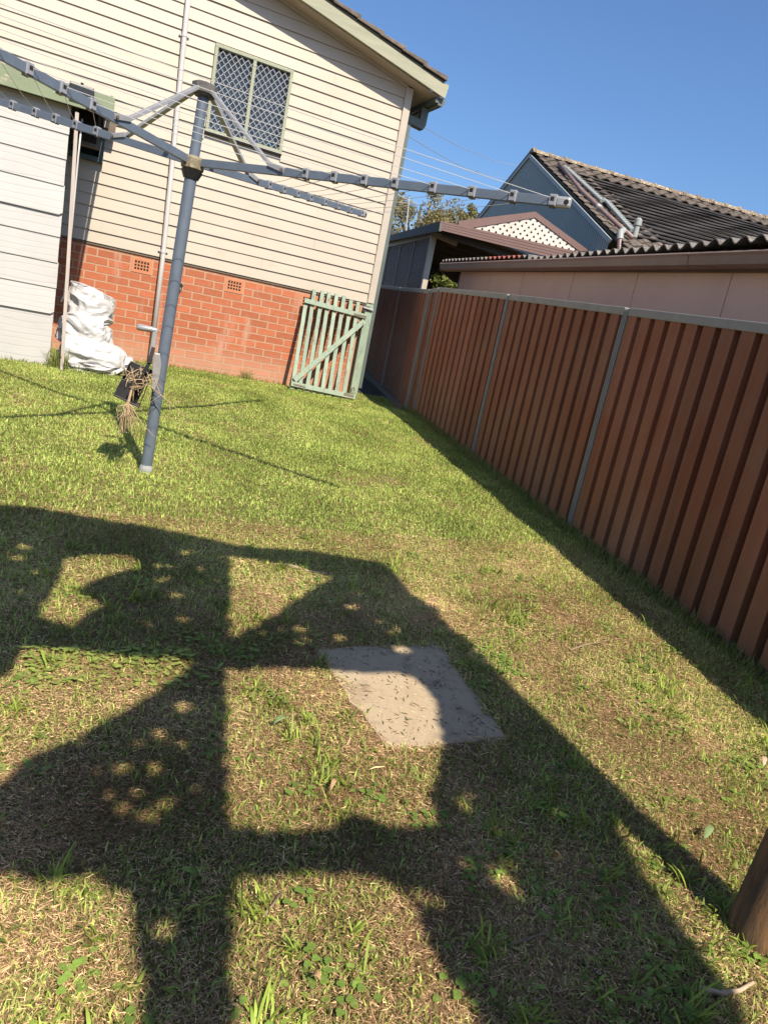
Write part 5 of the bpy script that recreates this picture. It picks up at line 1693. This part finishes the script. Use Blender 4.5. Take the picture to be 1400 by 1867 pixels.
def slab_bits():
    rg = np.random.default_rng(77)
    N = 230
    u = rg.random(N) * .94 + .03; w = rg.random(N) * .94 + .03
    S = [np.array(q) for q in sc_]
    P = (S[0][None] * ((1 - u) * (1 - w))[:, None] + S[1][None] * (u * (1 - w))[:, None] + S[2][None] * (u * w)[:, None] + S[3][None] * ((1 - u) * w)[:, None])
    P[:, 2] = gza(P[:, 1]) + 0.0105
    a = rg.uniform(0, 6.283, N); L = rg.uniform(.008, .030, N); b = a + rg.normal(0, .5, N)
    d1 = np.stack([np.cos(a), np.sin(a), .08 * np.ones(N)], 1) * (L * .5)[:, None]; d2 = np.stack([np.cos(b), np.sin(b), -.05 * np.ones(N)], 1) * (L * .5)[:, None]
    s1 = np.stack([-np.sin(a), np.cos(a), np.zeros(N)], 1) * rg.uniform(.0008, .0018, N)[:, None]
    V = np.stack([P - s1, P + s1, P + d1 + s1, P + d1 - s1, P + d1 + d2], 1).reshape(-1, 3)
    i = np.arange(N)[:, None] * 5
    F = np.concatenate([i + [0, 1, 2], i + [0, 2, 3], i + [3, 2, 4]], 0)
    t = rg.random((N, 1)); c = np.array([.05, .075, .02]) * (1 - t) + np.array([.16, .15, .06]) * t
    o = raw_mesh('slab_clippings', 'grass_blade', None, V, F, np.repeat(c, 5, 0))
    stuff(o); o['label'] = 'dark grass clippings strewn over the concrete slab'; o['category'] = 'clippings'
slab_bits()

# ---- bits lying on the lawn
def gpx(px, h=0.0):
    q = on_ground(px); return q + E3 * h
def twig(label, pts, r, mat='twig_brown', name='twig', cat='twig'):
    P = [gpx(q[:2], 0.012 + (q[2] if len(q) > 2 else 0)) for q in pts]
    mb = MB(); mb.tube(P, [r * f for f in np.linspace(1, .55, len(P))], 7)
    o = mb.build(name, mat, None, smooth=True); tag(o, label, cat); return o
surf('pale_twig', (0.55, 0.42, 0.30), (0.40, 0.29, 0.19), scale=30, rough=0.85)
twig('pale curved twig in the bottom right corner of the lawn', [(1277, 1812), (1310, 1820), (1345, 1815), (1370, 1800)], 0.007, 'pale_twig')
twig('dark twig lying in the sun near the fence shadow', [(1038, 1190), (1065, 1180), (1098, 1175)], 0.005)
twig('thin stick in the bottom shadow left of the lit stripe', [(925, 1732), (960, 1720), (1000, 1712, .01)], 0.0035, 'twig_brown')
twig('pale dry straw lying at the top of the foreground shadow', [(520, 1033), (560, 1045), (602, 1052)], 0.006, 'pale_twig')
twig('brown twig on bare soil in the lower middle', [(478, 1680), (495, 1660), (512, 1635)], 0.004)
def leaf_obj(label, a, b, w, mat, name='fallen_leaf'):
    A_ = gpx(a, .02); B_ = gpx(b, .03); d = B_ - A_; s = np.cross(d, E3); s /= np.linalg.norm(s)
    V = []; F = []
    for i, (t, f) in enumerate([(0, .02), (.15, .55), (.4, 1), (.7, .8), (.9, .35), (1, .02)]):
        c = A_ + d * t + E3 * 0.012 * math.sin(math.pi * t)
        V += [c - s * w * f + E3 * .006 * f, c, c + s * w * f + E3 * .006 * f]
    for i in range(5):
        k = 3 * i
        F += [(k, k + 1, k + 4, k + 3), (k + 1, k + 2, k + 5, k + 4)]
    mb = MB(); mb.add(V, F); o = mb.build(name, mat, None, smooth=True)
    so = o.modifiers.new('thick', 'SOLIDIFY'); so.thickness = 0.0008
    tag(o, label, 'leaf')
flat('dock_leaf', (0.22, 0.30, 0.12)); flat('pale_dry', (0.52, 0.40, 0.27))
leaf_obj('tan dry leaf lying in the sun below the slab', (599, 1456), (610, 1440), 0.006, 'dead_leaf')
leaf_obj('broad pale green leaf lying near the timber post', (1279, 1543), (1293, 1524), 0.010, 'dock_leaf')
leaf_obj('pale dry leaf standing in grass at the right edge', (1388, 1408), (1387, 1393), 0.008, 'pale_dry')
leaf_obj('orange brown leaf at the bottom middle of the lawn', (560, 1800), (580, 1812), 0.007, 'dead_leaf')
leaf_obj('green oval leaf lying left of the concrete slab', (495, 1333), (522, 1328), 0.010, 'dock_leaf')
mb = MB(); A_ = gpx((1060, 1760), .008); B_ = gpx((1095, 1785), .008)
mb.beam(A_, B_, 0.014, 0.003); tag(mb.build('plastic_strip', 'black_plastic', None, bevel=0.001), 'black plastic strip lying in the bottom right shadow', 'strip')

# =================================================================== TIMBER POST AND PERGOLA OVER THE CAMERA
PZ = 2.02                                             # underside of the pergola cover
pb = on_ground((1378, 1712))
def lift(px, z=PZ):                                   # ground shadow pixel -> point on the cover plane
    g_ = on_ground(px)
    return g_ - TRAVEL * ((z - g_[2]) / -TRAVEL[2]) * 1.0
ptop = lift((682, 1046), PZ - 0.05)
post = thing('timber_post', 'round rough timber post at the right edge of the lawn', 'post', pb)
mb = MB(); nseg = 26
pts = []; rad = []
for i in range(nseg + 1):
    t = i / nseg
    q = pb + (np.array([ptop[0], ptop[1], PZ]) - pb) * t - E3 * 0.06 * (1 - t)
    pts.append(q + np.array([0.004 * math.sin(t * 17), 0.004 * math.cos(t * 13), 0])); rad.append(0.060 + 0.010 * math.exp(-t * 14) + 0.003 * math.sin(t * 23))
mb.tube(pts, rad, 22)
rr = random.Random(9)
mb.v = [(x + rr.gauss(0, .0012), y + rr.gauss(0, .0012), z) for x, y, z in mb.v]
mb.build('log', 'log', post, smooth=True)

perg = thing('pergola', 'timber pergola overhead whose shade falls across the near lawn', 'pergola', (pb[0] - 1, pb[1] - 0.5, PZ))
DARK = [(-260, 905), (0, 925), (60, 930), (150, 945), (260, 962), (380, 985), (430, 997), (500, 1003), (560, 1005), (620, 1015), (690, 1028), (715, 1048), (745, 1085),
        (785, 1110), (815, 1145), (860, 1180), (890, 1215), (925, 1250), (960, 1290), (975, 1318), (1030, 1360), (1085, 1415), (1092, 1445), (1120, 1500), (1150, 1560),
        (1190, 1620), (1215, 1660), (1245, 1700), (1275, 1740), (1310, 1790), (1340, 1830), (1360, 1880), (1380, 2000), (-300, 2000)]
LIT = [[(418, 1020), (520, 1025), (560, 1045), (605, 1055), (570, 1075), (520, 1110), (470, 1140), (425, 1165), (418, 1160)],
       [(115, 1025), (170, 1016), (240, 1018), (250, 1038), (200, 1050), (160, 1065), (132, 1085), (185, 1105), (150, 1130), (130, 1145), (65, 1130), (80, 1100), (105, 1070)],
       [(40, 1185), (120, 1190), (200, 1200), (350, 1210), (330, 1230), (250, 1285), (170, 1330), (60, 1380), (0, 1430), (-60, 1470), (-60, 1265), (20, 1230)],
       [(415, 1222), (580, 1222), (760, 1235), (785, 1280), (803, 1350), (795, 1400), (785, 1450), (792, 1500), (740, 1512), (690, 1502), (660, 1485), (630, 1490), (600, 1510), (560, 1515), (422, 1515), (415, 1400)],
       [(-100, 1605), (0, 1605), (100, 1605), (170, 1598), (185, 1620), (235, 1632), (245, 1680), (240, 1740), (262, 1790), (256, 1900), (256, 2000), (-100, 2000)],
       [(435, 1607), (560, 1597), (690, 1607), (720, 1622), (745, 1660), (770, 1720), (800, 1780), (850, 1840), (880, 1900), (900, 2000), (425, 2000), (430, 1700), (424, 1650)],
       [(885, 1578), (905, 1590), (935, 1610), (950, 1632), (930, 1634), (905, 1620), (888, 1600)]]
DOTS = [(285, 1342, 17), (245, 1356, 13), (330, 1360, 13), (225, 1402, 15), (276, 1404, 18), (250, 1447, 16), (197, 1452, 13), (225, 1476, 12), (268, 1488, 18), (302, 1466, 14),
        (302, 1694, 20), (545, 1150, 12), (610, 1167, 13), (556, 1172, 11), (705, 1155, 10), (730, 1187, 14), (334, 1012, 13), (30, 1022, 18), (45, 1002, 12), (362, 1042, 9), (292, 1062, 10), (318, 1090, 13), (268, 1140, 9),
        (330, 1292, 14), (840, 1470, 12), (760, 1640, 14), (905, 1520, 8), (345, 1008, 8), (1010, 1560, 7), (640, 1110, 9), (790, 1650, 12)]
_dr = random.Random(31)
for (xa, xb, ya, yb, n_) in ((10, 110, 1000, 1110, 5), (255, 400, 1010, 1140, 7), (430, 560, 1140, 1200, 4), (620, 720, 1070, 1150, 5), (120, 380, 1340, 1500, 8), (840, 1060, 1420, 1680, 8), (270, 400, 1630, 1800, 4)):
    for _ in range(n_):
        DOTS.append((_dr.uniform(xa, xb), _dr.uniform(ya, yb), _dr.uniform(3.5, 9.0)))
def cover():  # unseen sheet, outline and holes cut to cast the traced lawn shadow
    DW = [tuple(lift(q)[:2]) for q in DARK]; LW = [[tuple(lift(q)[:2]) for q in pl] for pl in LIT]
    DD = [(lift((a, b))[:2], np.linalg.norm(lift((a + r, b))[:2] - lift((a, b))[:2])) for a, b, r in DOTS]
    xs = [q[0] for q in DW]; ys = [q[1] for q in DW]
    cs = 0.012
    gx = np.arange(min(xs), max(xs), cs); gy = np.arange(min(ys), max(ys), cs)
    X, Y = np.meshgrid(gx, gy); sh = X.shape; x = X.ravel() + cs / 2; y = Y.ravel() + cs / 2
    am = 0.005 + 0.016 * np.clip(vnoise(x, y, .22, 8) - 0.35, 0, 1)          # edge warp, rougher in places, for a ragged cast shadow
    wx = x + am * ((vnoise(x, y, .05, 5) - .5) * 2 + (vnoise(x, y, .022, 15) - .5) * 1.6)
    wy = y + am * ((vnoise(x, y, .05, 6) - .5) * 2 + (vnoise(x, y, .022, 16) - .5) * 1.6)
    k = in_poly(wx, wy, DW)
    for pl in LW:
        k &= ~in_poly(wx, wy, pl)
    for c_, r in DD:
        hr = np.random.default_rng(int(abs(c_[0]) * 9000)); th = hr.uniform(0, 3.14); el = hr.uniform(0.6, 1.0); ax = hr.uniform(0.7, 1.0)
        du = (wx - c_[0]) * math.cos(th) + (wy - c_[1]) * math.sin(th); dv = -(wx - c_[0]) * math.sin(th) + (wy - c_[1]) * math.cos(th)
        k &= ((du / ax) ** 2 + (dv / (ax * el)) ** 2) > (r * 0.95) ** 2
    k = k.reshape(sh)
    nx = sh[1] + 1
    used = {}
    V = []; F = []
    def vid(i, j):
        key = i * nx + j
        if key not in used:
            used[key] = len(V); V.append((gx[0] + j * cs, gy[0] + i * cs, PZ))
        return used[key]
    I, J = np.nonzero(k)
    for i, j in zip(I.tolist(), J.tolist()):
        F.append((vid(i, j), vid(i, j + 1), vid(i + 1, j + 1), vid(i + 1, j)))
    me = bpy.data.meshes.new('shadow_cutout'); me.from_pydata(V, [], F); me.materials.append(M['shadow_caster'])
    o = place('shadow_cutout', me, perg)
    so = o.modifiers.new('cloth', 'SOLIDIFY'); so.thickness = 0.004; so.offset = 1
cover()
def pbeam(a, b, w, h, z=PZ - 0.045, name='beam'):
    A_ = lift(a, z); B_ = lift(b, z)
    mb = MB(); mb.beam(A_, B_, w, h); mb.build(name, 'pergola_timber', perg)
for i in range(6):  # unseen roof added behind the camera to block sky light from the shadows
    x0 = -5.2 + i * 1.1
    mb = MB(); V = []; F = []
    for k in range(33):
        xx = x0 + 1.12 * k / 32; zz = PZ + 0.05 + 0.010 * math.cos(2 * math.pi * xx / 0.076)
        V += [(xx, -10.85, zz), (xx, -15.0, zz + 0.45)]
    for k in range(32):
        F.append((2 * k, 2 * k + 2, 2 * k + 3, 2 * k + 1))
    mb.add(V, F); o = mb.build('roof_sheet', 'fibro_roof', perg)
    so = o.modifiers.new('gauge', 'SOLIDIFY'); so.thickness = 0.004
mb = MB(); mb.box((-5.2, -15.1, -0.9), (1.4, -14.98, PZ + 0.5)); mb.build('added_back_wall', 'brick', perg)  # added out of view with the roof, deepens the foreground shade
for xx in (-5.1, -1.9, 1.3):
    mb = MB(); mb.box((xx - .05, -10.98, -0.8), (xx + .05, -10.88, PZ + 0.03)); mb.build('added_roof_post', 'pergola_timber', perg)
pbeam((-200, 925), (690, 1046), 0.05, 0.085)
pbeam((-200, 1150), (770, 1212), 0.05, 0.085, name='rafter')
pbeam((-200, 1550), (820, 1555), 0.05, 0.085, name='rafter')
for (px, py) in ((-200, 925), (-200, 1550)):
    q = lift((px, py), PZ - 0.1)
    mb = MB(); mb.tube([(q[0], q[1], gz(q[1]) - 0.1), (q[0], q[1], PZ - 0.09)], 0.055, 12); mb.build('support_post', 'pergola_timber', perg)
